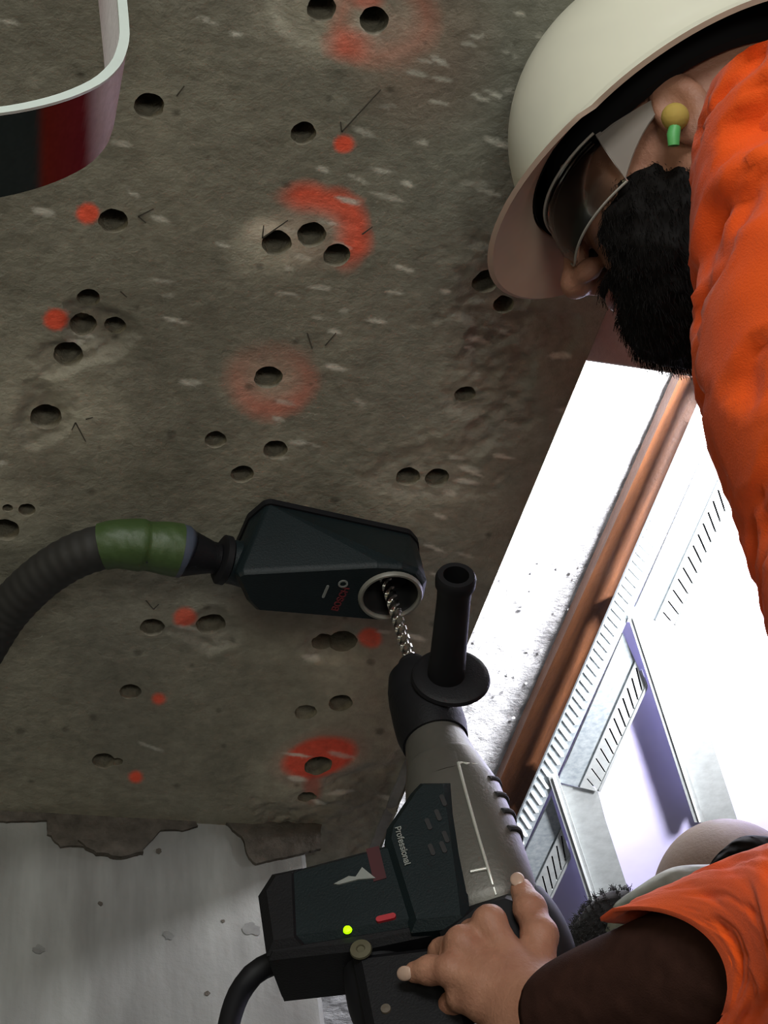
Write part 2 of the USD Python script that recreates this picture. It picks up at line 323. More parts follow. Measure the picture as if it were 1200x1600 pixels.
# concrete colours: mottle, laitance flecks, sprayed paint, a tint against bounce light
base = np.array([.285, .270, .215]) * (1 + .30 * (n3(7, 5, 2) - .5)[:, None] + .25 * (n3(60, 4, 3) - .5)[:, None])
base = base * (1 + np.clip((pix[:, 0] - 500) / 600, 0, .8)[:, None] * np.array([.0, .06, .16]))  # bluer to the right, painted in against warm bounce light
def lay(mask, c): global base; base = base * (1 - mask[:, None]) + np.asarray(c) * mask[:, None]
dust = np.array([.58, .54, .43])
lay(.35 * soft(spall, -.0, -.004) * (spall > .0005), (.27, .245, .215))
for x, y, r, amt in ((70, 650, 95, .6), (40, 640, 170, .25), (233, 175, 60, .25), (500, 15, 95, .55), (610, 40, 90, .45), (425, 385, 60, .7), (418, 600, 58, .55), (380, 745, 50, .2), (430, 710, 48, .25), (655, 750, 95, .3), (20, 800, 60, .35), (290, 985, 110, .18), (540, 1100, 130, .22), (480, 1215, 75, .45), (640, 1100, 130, .2), (535, 1015, 70, .25), (740, 610, 60, .3)):
    lay(amt * soft(dist(x, y) * (1 + .35 * wob), r, r * .8), dust)
lay(.5 * soft(np.abs(dist(500, 12) * (1 + .1 * wob) - 72), 10, 16), (.75, .72, .60))
RED, PALE = (1.1, .15, .075), (.85, .74, .60)
ang = np.arctan2(-(pix[:, 1] - 355), pix[:, 0] - 487)
ringm = soft(np.abs(dist(487, 365, .85) * (1 + .10 * wob) - 66), 21, 26)
lay(.8 * ringm * np.clip((np.cos(ang - .75) + .25) * 1.6, 0, 1), RED)
lay(.4 * soft(dist(487, 365), 62, 40), (.66, .50, .40))
lay(.8 * soft(dist(416, 362, .62) * (1 + .2 * wob), 30, 22), PALE)
lay(.5 * ringm * np.clip((np.cos(ang - .75) + .25) * 1.6, 0, 1), RED)
an2 = np.arctan2(-(pix[:, 1] - 592), pix[:, 0] - 426)
lay(.55 * soft(np.abs(dist(426, 592, .85) * (1 + .14 * wob) - 54), 16, 24) * np.clip(.45 + .5 * np.cos(an2 + 2.2) + .35 * np.cos(an2 - .3), 0, 1), RED)
lay(.30 * soft(dist(426, 596, .85), 52, 40), (.75, .36, .27))
an3 = np.arctan2(-(pix[:, 1] - 35), pix[:, 0] - 598)
lay(.6 * soft(np.abs(dist(598, 28, .9) * (1 + .15 * wob) - 66), 12, 34), (.85, .26, .17))
lay(.6 * soft(dist(545, 70, .7) * (1 + .3 * wob), 30, 30), RED)
lay(.55 * soft(dist(575, 0, .7), 22, 20), RED)
lay(.4 * soft(dist(615, 60, .8) * (1 + .2 * wob), 50, 45), (.85, .60, .48))
lay(.20 * soft(dist(660, 80, 1.2), 90, 90), (.42, .16, .11))
tilt = np.hypot((pix[:, 0] - 499) * .98 + (pix[:, 1] - 1185) * .2, ((pix[:, 1] - 1183) - (pix[:, 0] - 499) * -.12) / .60)
lay(.97 * soft(tilt * (1 + .1 * wob), 52, 15), (1.25, .10, .04))
lay(.4 * soft(tilt * (1 + .1 * wob), 62, 40), (.5, .17, .13))
lay(.6 * soft(np.hypot((pix[:, 0] - 488) / .5, pix[:, 1] - 1232), 26, 22), (.6, .10, .07))
for x, y, r, a in ((537, 225, 15, .95), (137, 333, 18, .95), (87, 500, 19, .95), (289, 965, 18, .75), (578, 997, 18, .75), (248, 1092, 9.5, .85), (212, 1214, 10.5, .95)):
    lay(a * soft(dist(x, y, .88) * (1 + .12 * wob), r, 7), (1.2, .15, .075))
k = np.random.default_rng(21)
for _ in range(190):                                        # pale flecks left by the formwork, all along one way
    x, y = k.uniform(0, 900), k.uniform(20, 1260)
    if k.uniform() > .25 + .75 * (x > 430): continue
    L, T, th = k.uniform(8, 22), k.uniform(2.2, 4.2), math.radians(k.normal(12, 7))
    u, v_ = (pix[:, 0] - x) * math.cos(th) + (pix[:, 1] - y) * math.sin(th), -(pix[:, 0] - x) * math.sin(th) + (pix[:, 1] - y) * math.cos(th)
    sel = (abs(u) < 40) & (abs(v_) < 14)
    if sel.any(): lay(np.where(sel, k.uniform(.4, .85) * soft(np.hypot(u / L, v_ / T) * (1 + .5 * wob), 1, .6), 0), (.85, .82, .73))
for _ in range(70):                                         # small dark pores and stains
    x, y, r = k.uniform(0, 900), k.uniform(20, 1260), k.uniform(2.5, 7)
    lay(.6 * soft(dist(x, y) * (1 + .5 * wob), r, 4), (.09, .08, .065))
for x, y, r, ry in ((775, 585, 40, 1.6), (800, 460, 22, 1.1), (590, 1240, 60, .5), (60, 690, 50, 1.6), (735, 330, 25, 2)):
    lay(.35 * soft(dist(x, y, ry) * (1 + .5 * wob), r, r), (.13, .115, .09))
ceil_v = np.c_[pts, CZ + np.where(onring, zr, zr)]
ceilT = Thing('ceiling', None, None, (0, 0, CZ)); cd(ceilT.prim, kind='structure')
part(ceilT, 'soffit', (ceil_v, tri), m_concrete, True, col=np.clip(base, .01, 1.2))
# the slab's other faces: edge face, top
part(ceilT, 'slab_edge', box([-2.4, -3.4, CZ + .065], [XE - .002, 1.6, Z1]), m_wall, False)
part(ceilT, 'slab_edge', box([XE - .012, -3.4, CZ + .002], [XE - .002, 1.6, CZ + .066]), m_wall, False)
cx = lambda x, y: PZ(x, y, CZ)
for g in mouths:
    ex = np.array(g.exterior.coords)[:-1]; n = len(ex); c = np.array(g.centroid.coords[0])
    dep = max(d for h, d in holes if h.intersects(g)); rows = 7; vv = []
    zi = ceil_v[-len(rings):]; start = next(i for i in range(len(rings)) if np.allclose(rings[i], ex[0])); z0 = zi[start:start + n, 2]
    for r in range(rows):
        t = r / (rows - 1); sc = 1 - .12 * t + .05 * (meshkit.noise(np.c_[ex * 220, np.full(n, r * 1.7)], 4) - .5) * (r > 0)
        vv.append(np.c_[c + (ex - c) * np.reshape(sc, (-1, 1)), z0 + dep * t])
    vv = np.vstack(vv); i, j = np.meshgrid(np.arange(rows - 1), np.arange(n), indexing='ij')
    q = np.stack([i * n + j, i * n + (j + 1) % n, (i + 1) * n + (j + 1) % n, (i + 1) * n + j], -1).reshape(-1, 4)
    f = np.vstack([q[:, [0, 1, 2]], q[:, [0, 2, 3]]]); vv = np.vstack([vv, [*c, CZ + dep * 1.04]]); kk = np.arange(n)
    f = np.vstack([f, np.stack([np.full(n, len(vv) - 1), (rows - 1) * n + kk, (rows - 1) * n + (kk + 1) % n], 1)])
    if Polygon(ex).exterior.is_ccw: f = f[:, ::-1]
    part(ceilT, 'drill_hole', (vv, f[:, ::-1]), m_hole, 40)
# pencil arrows beside holes
def ribbon(p0, p1, w):
    a, b = PZ(*p0, CZ - .0004), PZ(*p1, CZ - .0004); d = unit(b - a); s = np.cross([0, 0, 1], d) * w / 2
    return np.array([a - s, a + s, b + s * .6, b - s * .6, a - s - [0, 0, .0003], a + s - [0, 0, .0003], b + s * .6 - [0, 0, .0003], b - s * .6 - [0, 0, .0003]]), np.array([[0, 1, 2, 3], [7, 6, 5, 4], [0, 4, 5, 1], [1, 5, 6, 2], [2, 6, 7, 3], [3, 7, 4, 0]])
for segs in ([((276, 150), (288, 134))], [((534, 206), (595, 140)), ((534, 206), (532, 190))], [((216, 338), (240, 326)), ((216, 338), (228, 348))], [((410, 372), (450, 344)), ((410, 372), (412, 352))],
             [((118, 660), (134, 690)), ((118, 660), (112, 672))], [((134, 655), (145, 652))], [((508, 540), (525, 520)), ((480, 520), (488, 545))], [((188, 455), (198, 464))], [((566, 366), (582, 354))], [((228, 938), (240, 952)), ((240, 952), (248, 944))]):
    part(ceilT, 'pencil_mark', cat(*[ribbon(a, b, .0011) for a, b in segs]), m_graphite, False)
# ---------------------------------------------------------------- structure: walls, beam, upper slab, floor
wall_o = PZ(240, 1283, CZ); YW = wall_o[1]
wn = np.array([0, -1., 0]); XW = PP(507, 1575, wall_o, wn)[0]
struct('wall_back', box([-2.4, YW, 0], [XW, YW + .25, CZ + .01], .006), m_wall)
wt = Thing('trim_1', None, None, (XW, YW, CZ)); cd(wt.prim, kind='structure')
def onwall(l): return Polygon([(PP(x, y, wall_o, wn)[[0, 2]]) for x, y in l])
def rag_poly(l, amt=.0025, seed=3):
    g = onwall(l).segmentize(.004); c = np.array(g.exterior.coords)
    c += amt * 2 * (meshkit.fbm(np.c_[c * 120, np.full(len(c), seed)], 3, seed)[:, None] - .5) * np.array([1, 1]); return Polygon(c).buffer(0)
for l, t in (([(-40, 1255), (120, 1260), (300, 1272), (310, 1292), (285, 1300), (250, 1300), (215, 1338), (185, 1340), (150, 1325), (95, 1325), (75, 1305), (72, 1285), (-40, 1288)], .003), ([(330, 1270), (500, 1290), (500, 1330), (440, 1345), (400, 1352), (385, 1340), (378, 1315), (360, 1295)], .004), ([(120, 1318), (210, 1322), (225, 1335), (190, 1343), (150, 1338)], .006)):
    part(wt, 'mortar_patch', prism(rag_poly(l), 0, t, np.array([0, YW - .0002, 0]), np.array([1., 0, 0]), np.array([0, 0, 1.]), np.array([0, -1., 0])), m_mortar, False)
struct('floor', box([-2.4, -3.4, -.05], [2.8, 3.2, 0]), m_floor)
YB = PZ(1000, 580, CZ + .02)[1]                              # crossing beam that ends the opening
struct('beam_wall', box([XE + .001, -3.4, CZ + .02], [2.4, YB, Z1 + .1], .004), m_pink)
stage.GetPrimAtPath('/World/beam_wall').SetCustomDataByKey('label', 'brownish concrete beam behind the beard of the hard hat wearer')
# upper slab: sprayed concrete with pale splashes
sx, sy = np.meshgrid(np.linspace(XE - .25, 2.4, 330), np.linspace(YB - .02, 3.2, 330), indexing='ij'); sp = np.stack([sx.ravel(), sy.ravel()], -1)
n4 = lambda s, o, sd: meshkit.fbm(np.c_[sp * s, 0 * sp[:, 0]], o, sd)
sz = Z1 + .007 * (n4(14, 4, 5) - .5) + .006 * (n4(70, 3, 6) - .5)
ii, jj = np.meshgrid(np.arange(329), np.arange(329), indexing='ij'); q = np.stack([ii * 330 + jj, ii * 330 + jj + 1, (ii + 1) * 330 + jj + 1, (ii + 1) * 330 + jj], -1).reshape(-1, 4)
sc = np.array([.44, .44, .455]) * (1 + .35 * (n4(9, 4, 8) - .5))[:, None]
struct('ceiling_upper', (np.c_[sp, sz], np.vstack([q[:, [0, 1, 2]], q[:, [0, 2, 3]]])), m_shot, True, col=sc)
up = '/World/ceiling_upper'
k = np.random.default_rng(5); blobs = []
for _ in range(260):
    px_, py_ = k.uniform(560, 960), k.uniform(880, 1600); c = PZ(px_, py_, Z1 - .004); r = k.uniform(.0012, .0042)
    blobs.append(trimesh.creation.icosphere(1, r)); blobs[-1].apply_scale([1, 1, .5]); blobs[-1].apply_translation(c)
m_splash = mat('cement_splash', (.95, .95, .97), .35, var=.05)
part(type('o', (), {'path': up, 'base': np.array(stage.GetPrimAtPath(up).GetAttribute('xformOp:translate').Get())})(), 'cement_splash', cat(*blobs), m_splash, True, kind='stuff', label='pale cement splashes')
struct('ceiling_cover', box([-2.4, -3.4, Z1 + .12], [2.8, 3.2, Z1 + .2]), m_wall)
struct('wall_far', box([-2.4, 3.0, 0], [2.8, 3.2, Z1 + .1]), m_wall)
struct('wall_right', box([2.4, -3.4, 0], [2.6, 3.2, Z1 + .1]), m_wall)
struct('wall_left', box([-2.6, -3.4, 0], [-2.4, 3.2, Z1 + .1]), m_wall)
struct('wall_front', box([-2.4, -3.6, 0], [2.8, -3.4, Z1 + .1]), m_wall)
# timber batten under the upper slab
def flat(name, pxl, z0, z1): return prism(Polygon([PZ(x, y, z0)[:2] for x, y in pxl]).buffer(0), z0, z1)
single('timber_batten', 'long brown stained timber batten beside the slotted steel tray', 'batten', flat('b', [(1062, 590), (1105, 590), (1098, 617), (890, 1094), (796, 1300), (776, 1232), (783, 1215), (833, 1100), (896, 961)], Z1 - .024, Z1 - .006), m_timber, False)

# ---------------------------------------------------------------- steel tray with slots, seen from below
ZT = Z1 - .07
tray = Thing('cable_tray', 'slotted galvanized steel tray hung over pale lavender sheet', 'cable tray', PZ(985, 965, ZT))
def lerp(a, b, t): return (a[0] + (b[0] - a[0]) * t, a[1] + (b[1] - a[1]) * t)
railL = [(1125, 560), (1098, 617), (890, 1094), (800, 1298), (740, 1436)]
railR = [(1150, 600), (1106, 692), (924, 1094), (812, 1342), (768, 1440)]
def along(l, y):
    for (xa, ya), (xb, yb) in zip(l, l[1:]):
        if ya <= y <= yb: return xa + (xb - xa) * (y - ya) / (yb - ya)
    return l[-1][0]
rail_path = part(tray, 'side_rail', flat('r', railL + railR[::-1], ZT, ZT + .004), m_steel_dull, False)
y = 640.0
while y < 1400:                                              # pale raised ribs standing in for light through the rail slots
    xl, xr = along(railL, y) + 5, along(railR, y + 16) - 5
    quad = [(xl, y), (xl + 4.5, y - 1), (xr + 2, y + 17), (xr - 3, y + 18)]
    part(tray, 'slot_light_rib', flat('s', quad, ZT - .003, ZT + .001), m_rib, False, parent=rail_path); y += 12.5
BARS = [((987, 972), (1048, 1155)), ((862, 1221), (935, 1440))]
def cell(p_tl, p_tr, p_bl, p_br, nslot):
    """one bay: blotchy web strip, slotted flange with real slots, dark plate behind painted as shade"""
    mid_t, mid_b = lerp(p_tl, p_tr, .52), lerp(p_bl, p_br, .52)
    part(tray, 'web_plate', flat('w', [p_tl, mid_t, mid_b, p_bl], ZT + .010, ZT + .013), m_steel_dull, False)
    fl = Polygon([PZ(*p, ZT + .006)[:2] for p in (mid_t, p_tr, p_br, mid_b)])
    cuts = []
    for i in range(nslot):
        t = (i + .6) / nslot; a, b = lerp(mid_t, mid_b, t), lerp(p_tr, p_br, t)
        s0, s1 = lerp(a, b, .22), lerp(a, b, .80); s0 = (s0[0] + 1, s0[1] - 9); s1 = (s1[0] - 1, s1[1] + 5)
        cuts.append(LineString([PZ(*s0, ZT + .006)[:2], PZ(*s1, ZT + .006)[:2]]).buffer(.0011, cap_style=2))
    part(tray, 'slotted_flange', prism(fl.difference(unary_union(cuts)), ZT + .006, ZT + .008), m_steel, False)
    part(tray, 'shade_backing', prism(fl.buffer(-.001), ZT + .014, ZT + .016), m_dark, False)  # near-black plate added behind the slots in place of shade
    part(tray, 'flange_lip', prism(LineString([PZ(*p_tr, ZT)[:2], PZ(*p_br, ZT)[:2]]).buffer(.0012), ZT + .004, ZT + .034), m_steel, False)
cell((1106, 694), (1150, 778), (988, 960), (1058, 980), 13)
cell((973, 990), (1012, 1075), (872, 1222), (938, 1238), 12)
cell((862, 1245), (892, 1342), (800, 1375), (846, 1440), 7)
for (a, b) in BARS + [((1112, 640), (1230, 880))]:
    d = unit(np.subtract(b, a)); e = (a[0] + d[0] * 330, a[1] + d[1] * 330)
    part(tray, 'cross_bar', flat('c', [(a[0] - 5, a[1] - 6), (a[0] + 9, a[1] - 10), (e[0] + 10, e[1]), (e[0] - 6, e[1])], ZT - .006, ZT + .022), m_steel, False)
    part(tray, 'bar_bead', flat('c', [(a[0] + 2, a[1] - 4), (a[0] + 5, a[1] - 5), (e[0] + 4, e[1]), (e[0] + 1, e[1])], ZT - .009, ZT - .004), m_rib, False)
    part(tray, 'bar_web', flat('c', [(a[0] + 9, a[1] + 4), (a[0] + 72, a[1] + 14), (a[0] + 84, a[1] + 60), (e[0] + 62, e[1]), (e[0] + 10, e[1])], ZT + .016, ZT + .019), m_steel, False)
single('backing_sheet', 'pale lavender translucent sheet glowing white above the slotted tray', 'sheet', prism(Polygon([PZ(x, y, ZT + .05)[:2] for x, y in ((1080, 640), (1500, 560), (1560, 1650), (760, 1650), (800, 1330))]), ZT + .05, ZT + .053), m_sheet, False)
for i, (p, w) in enumerate(LAMPS):
    t = Thing('flood_lamp', ('small floodlight shining on the white slab', 'small floodlight shining on the lavender sheet')[i], 'lamp', p, None)
    back = unit(W([.75, .1, -.65]))
    part(t, 'housing', lathe([(.055, 0), (.055, .05), (.10, .045), (.11, .03), (.11, 0)], p, back), m_black)
    part(t, 'bracket', tube([p + back * .1, p + back * .1 + [0, 0, .12], [p[0] + back[0] * .1, p[1] + back[1] * .1, Z1 + .01]], .008, 10), m_steel)

# ---------------------------------------------------------------- bent flat bar, top left
YS = P(195, 80, .66)[1]; so = np.array([0, YS, 0]); sn = np.array([0, 1., 0])
spx = [(-330, -200), (-300, 60), (-255, 140), (-170, 176), (-60, 181), (0, 176), (60, 165), (115, 148), (160, 124), (186, 92), (194, 55), (190, 0), (176, -120), (168, -230)]
sp3 = np.array([PP(x, y, so, sn) for x, y in spx]); sp3 = sp3[:, [0, 2]]
up_l = np.array([[sp3[0, 0], CZ]]); up_r = np.array([[sp3[-1, 0] - .01, CZ]])
line = LineString(np.vstack([up_l, spline(np.c_[sp3, 0 * sp3[:, 0]], 90)[:, :2], up_r]))
band = line.buffer(.0018, cap_style=2)
sv, sf = prism(band.simplify(.0001), 0, .036, np.array([0, YS, 0]), np.array([1., 0, 0]), np.array([0, 0, 1.]), np.array([0, 1., 0]))
sm = trimesh.Trimesh(sv, sf); 
for _ in range(2): sm = sm.subdivide()
sv, sf = np.array(sm.vertices), np.array(sm.faces)
def strap_col(v):  # red band is the shirt's reflection put into the colour
    x = proj(v)[:, 0]; return np.stack([np.interp(x, [56, 70, 132, 172], c) for c in ((.03, .17, .17, .85), (.04, .022, .022, .82), (.04, .014, .030, .9))], -1)
bar = Thing('bent_bar', 'bent flat metal bar with painted red reflection hanging at upper left', 'metal bar', (sp3[5, 0], YS, sp3[5, 1]))
part(bar, 'band', (sv, sf), m_strap, 35, col=strap_col)
part(bar, 'edge_face', prism(line.buffer(.0021, cap_style=2), -.0012, 0, np.array([0, YS, 0]), np.array([1., 0, 0]), np.array([0, 0, 1.]), np.array([0, 1., 0])), m_strap_edge, 30, label='pale bare edge')

# ---------------------------------------------------------------- dust hood, hose
Rg = PZ(610, 930, RZ)
hood = Thing('dust_hood', 'dark dust extraction hood held on the soffit around the drill bit', 'dust hood', Rg)
hp = MultiPoint([tuple(PZ(x, y, RZ)[:2]) for x, y in ((366, 900), (386, 942), (402, 958), (470, 962), (600, 974), (640, 966), (662, 940), (668, 912), (655, 893), (630, 884), (590, 882), (500, 896), (380, 893))]).convex_hull
hp = hp.buffer(-.004).buffer(.004)
ht = MultiPoint([tuple(PZ(x, y, CZ - .008)[:2]) for x, y in ((368, 862), (390, 812), (418, 788), (640, 836), (652, 850), (655, 890), (600, 930), (400, 935))]).convex_hull.buffer(-.008).buffer(.008)
hb = m3.Manifold.hull_points(np.vstack([np.c_[np.array(hp.buffer(-.004).exterior.coords), np.full(len(hp.buffer(-.004).exterior.coords), RZ)], np.c_[np.array(hp.exterior.coords), np.full(len(hp.exterior.coords), RZ + .004)], np.c_[np.array(ht.exterior.coords), np.full(len(ht.exterior.coords), CZ - .008)], np.c_[np.array(ht.buffer(-.003).exterior.coords), np.full(len(ht.buffer(-.003).exterior.coords), CZ - .004)]]))
bore = m3.Manifold.cylinder(.036, .0232, .0232, 48).translate([Rg[0], Rg[1], RZ - .006])
part(hood, 'housing', hb - bore, m_teal)
part(hood, 'mouth_ring', lathe([(-.002, .0233), (-.0035, .0245), (-.0035, .0262), (-.001, .0275), (.006, .0275), (.006, .0233), (-.002, .0233)], Rg, [0, 0, 1]), m_ringm)
part(hood, 'inner_sleeve', lathe([(0, .0231), (.0285, .0231), (.0285, 0)], Rg, [0, 0, 1]), m_dark)
part(hood, 'brush_lip', prism(ht.buffer(.0015).difference(ht.buffer(-.004)), CZ - .0075, CZ - .0015), m_rubber)
uv = lambda px, py, z: PZ(px, py, z)
part(hood, 'emblem', prism(Point(*uv(536, 912, RZ)[:2]).buffer(.0042).difference(Point(*uv(536, 912, RZ)[:2]).buffer(.0026)), RZ - .0006, RZ + .001), m_grey)
part(hood, 'emblem', prism(LineString([uv(505, 932, RZ)[:2], uv(512, 916, RZ)[:2]]).buffer(.0012), RZ - .0006, RZ + .001), m_grey)
def lettering(text, h, org, ex, ey, ez, bold=True):
    v, f = arr(meshkit.text_mesh(text, h, .0006, bold)); return np.asarray(org) + v[:, :1] * ex + v[:, 1:2] * ey + v[:, 2:] * ez, f
d_ = unit(uv(541, 918, RZ) - uv(520, 958, RZ)); ez = np.array([0, 0, -1.]); ey_ = np.cross(ez, d_)
part(hood, 'lettering', lettering('BOSCH', .0058, uv(527, 955, RZ) , d_, ey_, ez), m_dimred, False, label='dark red lettering')
slot_light_rib_ = hb.bounding_box()
zc = RZ + .034
A0 = lambda x, y: PZ(x, y, zc)
part(hood, 'outlet_collar', tube([A0(400, 884), A0(372, 880), A0(352, 876)], [.022, .019, .0185], 32), m_teal)
part(hood, 'outlet_ring', tube([A0(358, 877), A0(354, 876), A0(345, 874), A0(341, 873)], [.0175, .021, .021, .0175], 32), m_rubber)
hose = Thing('suction_hose', 'dark ribbed suction hose with green taped cuff at left', 'hose', A0(0, 990))
part(hose, 'cone_adapter', tube([A0(341, 873), A0(330, 871), A0(290, 863), A0(286, 862)], [.013, .0135, .0205, .0205], 36), m_black)
part(hose, 'grey_collar', tube([A0(288, 862.5), A0(287, 862), A0(277, 860), A0(276, 860)], [.0200, .0222, .0222, .02], 36), m_bluegrey, label='blue grey collar')
tp = spline([[*A0(279, 860), .0225], [*A0(262, 857), .0222], [*A0(228, 853), .0205], [*A0(222, 852), .0218], [*A0(190, 850), .0205], [*A0(160, 854), .0195]], 36)
tv, tf = tube(tp[:, :3], tp[:, 3], 40); tv = tv + .0007 * (meshkit.fbm(tv * 160, 3, 2)[:, None] - .5) * 2
part(hose, 'tape_cuff', (tv, tf), m_tape, 40, label='green taped cuff')
for s_, e_, w_ in ((.44, .54, 0), ):
    i0 = int(.42 * 36); pp = tp[i0:i0 + 6, :3]
    part(hose, 'tape_seam', tube([tp[15, :3] + np.array([0, 0, -.0205]), tp[16, :3] + (tp[17, :3] - tp[15, :3]) * .5 + np.array([0, -.0205 * .6, -.0165]), tp[18, :3] + np.array([0, -.0205, -.004])], .0008, 8), m_dark)
hp3 = spline([[*A0(168, 853), .0185], [*A0(120, 868), .0185], [*A0(70, 898), .0185], [*A0(20, 945), .0187], [*PZ(-30, 1020, zc - .01), .019], [*PZ(-90, 1150, zc - .05), .0195], [*PZ(-150, 1400, zc - .2), .02], [*(PZ(-150, 1400, zc - .2) + [-.02, -.1, -.5]), .02], [*(PZ(-150, 1400, zc - .2) + [-.1, -.3, -1.0]), .02]], 900)
rr = hp3[:, 3] * (1 + .014 * np.sin(np.arange(900) * 2 * np.pi / 6.0))
part(hose, 'corrugated_tube', tube(hp3[:, :3], rr, 28), m_hose, 60)

# ---------------------------------------------------------------- rotary hammer
A = unit(Rg + [0, 0, .02] - P(745, 1360, 1.12)); Md = W([-315 / FPX, -70 / FPX, 0]); Mv = unit(Md - (Md @ A) * A); Nv = np.cross(A, Mv)
TO = Rg
def tl(px, py, n=0.): w = PP(px, py, TO + Nv * n, Nv) - TO; return np.array([w @ Mv, w @ A])     # pixel on the plane n -> (m, s)
def tw(px, py, n=0.): return PP(px, py, TO + Nv * n, Nv)
def L3(m, n, s): return TO + m * Mv + n * Nv + s * A
def slab(pxl, n_face, thick, c=.004):
    q = MultiPoint([tuple(tl(x, y, n_face)) for x, y in pxl]).convex_hull; qi = q.buffer(-c, join_style=1)
    if qi.is_empty: qi = q
    pts_ = [L3(m, n_face, s) for m, s in qi.exterior.coords] + [L3(m, n_face - thick, s) for m, s in qi.exterior.coords] + [L3(m, n_face - c, s) for m, s in q.exterior.coords] + [L3(m, n_face - thick + c, s) for m, s in q.exterior.coords]
    return hull(pts_)
drill = Thing('rotary_hammer', 'dark teal and grey rotary hammer drilling up into the soffit', 'drill', tw(745, 1360))
sA = lambda x, y: tl(x, y)[1]
s_ch = sA(640, 1035)                                          # nose of the chuck, along the axis
# spiral bit
s_top, s_bot = .05, s_ch - .01; n = 220; tt = np.linspace(s_top, s_bot, n); rb = .0052; sides = 28; th = np.arange(sides) * 2 * np.pi / sides
bv = []
for s in tt:
    ph = s / .021 * 2 * np.pi; prof = rb * np.where(np.cos((th - ph) * 2) > -.1, 1, .62); 
    bv.append(TO + s * A + (prof * np.cos(th))[:, None] * Mv + (prof * np.sin(th))[:, None] * Nv)
bv = np.vstack(bv); i, j = np.meshgrid(np.arange(n - 1), np.arange(sides), indexing='ij')
q = np.stack([i * sides + j, (i + 1) * sides + j, (i + 1) * sides + (j + 1) % sides, i * sides + (j + 1) % sides], -1).reshape(-1, 4)
part(drill, 'drill_bit', (bv, np.vstack([q[:, [0, 1, 2]], q[:, [0, 2, 3]]])), m_bit, 40, label='shiny spiral drill bit')
D = -A
pr = lambda l: [((s_ch - s), r) for s, r in l]
s2, s3, s4 = sA(668, 1110), sA(690, 1168), sA(705, 1215)
part(drill, 'chuck_boot', lathe([(0, .006), (0, .010), (.006, .013), (.016, .0215), (.030, .025), (.042, .0265), (.050, .026), (.054, .0), ], TO + A * s_ch, D, ref=Mv), m_rubber)
part(drill, 'clamp_collar', lathe([(-.008, .0), (-.008, .022), (-.003, .0265), (.018, .0275), (.030, .0275), (.042, .0255), (.042, 0)], TO + A * (s_ch - .046), D, ref=Mv), m_black)
part(drill, 'front_housing', lathe([(0, .018), (0, .0225), (.012, .0245), (.030, .0275), (.045, .032), (.06, .034), (.06, 0)], TO + A * s3 + A * .012, D, ref=Mv), m_silver)
# barrel: tapering rounded housing in grey metal
def ring_(s, rm, rn, n0=0., m0=0., k=40): a = np.arange(k) * 2 * np.pi / k; return [L3(m0 + rm * math.copysign(abs(math.cos(x)) ** .8, math.cos(x)), n0 + rn * math.copysign(abs(math.sin(x)) ** .8, math.sin(x)), s) for x in a]
sB0, sB1 = sA(700, 1195), sA(795, 1440)
def loft(secs, k=40):
    v = np.vstack(secs); i, j = np.meshgrid(np.arange(len(secs) - 1), np.arange(k), indexing='ij')
    q = np.stack([i * k + j, i * k + (j + 1) % k, (i + 1) * k + (j + 1) % k, (i + 1) * k + j], -1).reshape(-1, 4); f = np.vstack([q[:, [0, 1, 2]], q[:, [0, 2, 3]]])
    nn = len(v); v = np.vstack([v, secs[0][0] * 0 + np.mean(secs[0], 0), np.mean(secs[-1], 0)]); kk = np.arange(k); e = (len(secs) - 1) * k
    f = np.vstack([f, np.stack([np.full(k, nn), (kk + 1) % k, kk], 1), np.stack([np.full(k, nn + 1), e + kk, e + (kk + 1) % k], 1)])
    m = trimesh.Trimesh(v, f, process=False); trimesh.repair.fix_normals(m); return np.array(m.vertices), np.array(m.faces)
L_ = sB0 - sB1
part(drill, 'gear_housing', loft([ring_(sB0 - L_ * t, rm, rn, 0, mo) for t, rm, rn, mo in ((0, .024, .026, 0), (.05, .029, .030, 0), (.25, .036, .034, 0), (.5, .038, .036, 0), (.75, .038, .036, 0), (.95, .037, .035, 0), (1, .032, .030, 0))]), m_silver, 35)
# teal shroud over the left part of the barrel and the motor
part(drill, 'shroud', slab([(655, 1216), (640, 1232), (602, 1288), (598, 1312), (612, 1352), (640, 1450), (735, 1440), (728, 1380), (712, 1295), (704, 1215)], .0395, .074, .006), m_teal)
part(drill, 'motor_housing', slab([(403, 1392), (424, 1360), (560, 1328), (604, 1312), (700, 1330), (700, 1440), (560, 1462), (416, 1482)], .035, .062, .007), m_teal)
part(drill, 'motor_cap', slab([(400, 1391), (422, 1357), (470, 1347), (476, 1476), (413, 1485)], .0365, .064, .007), m_black)
part(drill, 'rear_cover', slab([(414, 1478), (560, 1458), (700, 1432), (706, 1450), (562, 1480), (418, 1496)], .032, .058, .004), m_black)
part(drill, 'handle_joint', slab([(684, 1445), (735, 1404), (790, 1386), (818, 1396), (846, 1460), (850, 1500), (700, 1500)], .040, .074, .008), m_rubber)
gp = spline([[*tw(815, 1420, 0), .020], [*tw(858, 1500, 0), .019], [*tw(838, 1590, 0), .018], [*tw(740, 1650, 0), .018], [*tw(640, 1630, 0), .021], [*tw(596, 1560, 0), .023], [*tw(590, 1490, 0), .024]], 60)
part(drill, 'rear_handle', tube(gp[:, :3], gp[:, 3], 28), m_rubber, 40)
part(drill, 'handle_foot', slab([(548, 1488), (700, 1470), (740, 1600), (750, 1690), (590, 1690), (570, 1600)], .031, .06, .006), m_black)
part(drill, 'trigger', slab([(680, 1500), (735, 1490), (760, 1560), (700, 1580)], .014, .028, .004), m_black)
Hd = unit(Nv - .22 * Mv)
hb0 = TO + A * (tl(694, 1068, .02)[1]) + Mv * tl(694, 1068, .02)[0] + Nv * .016
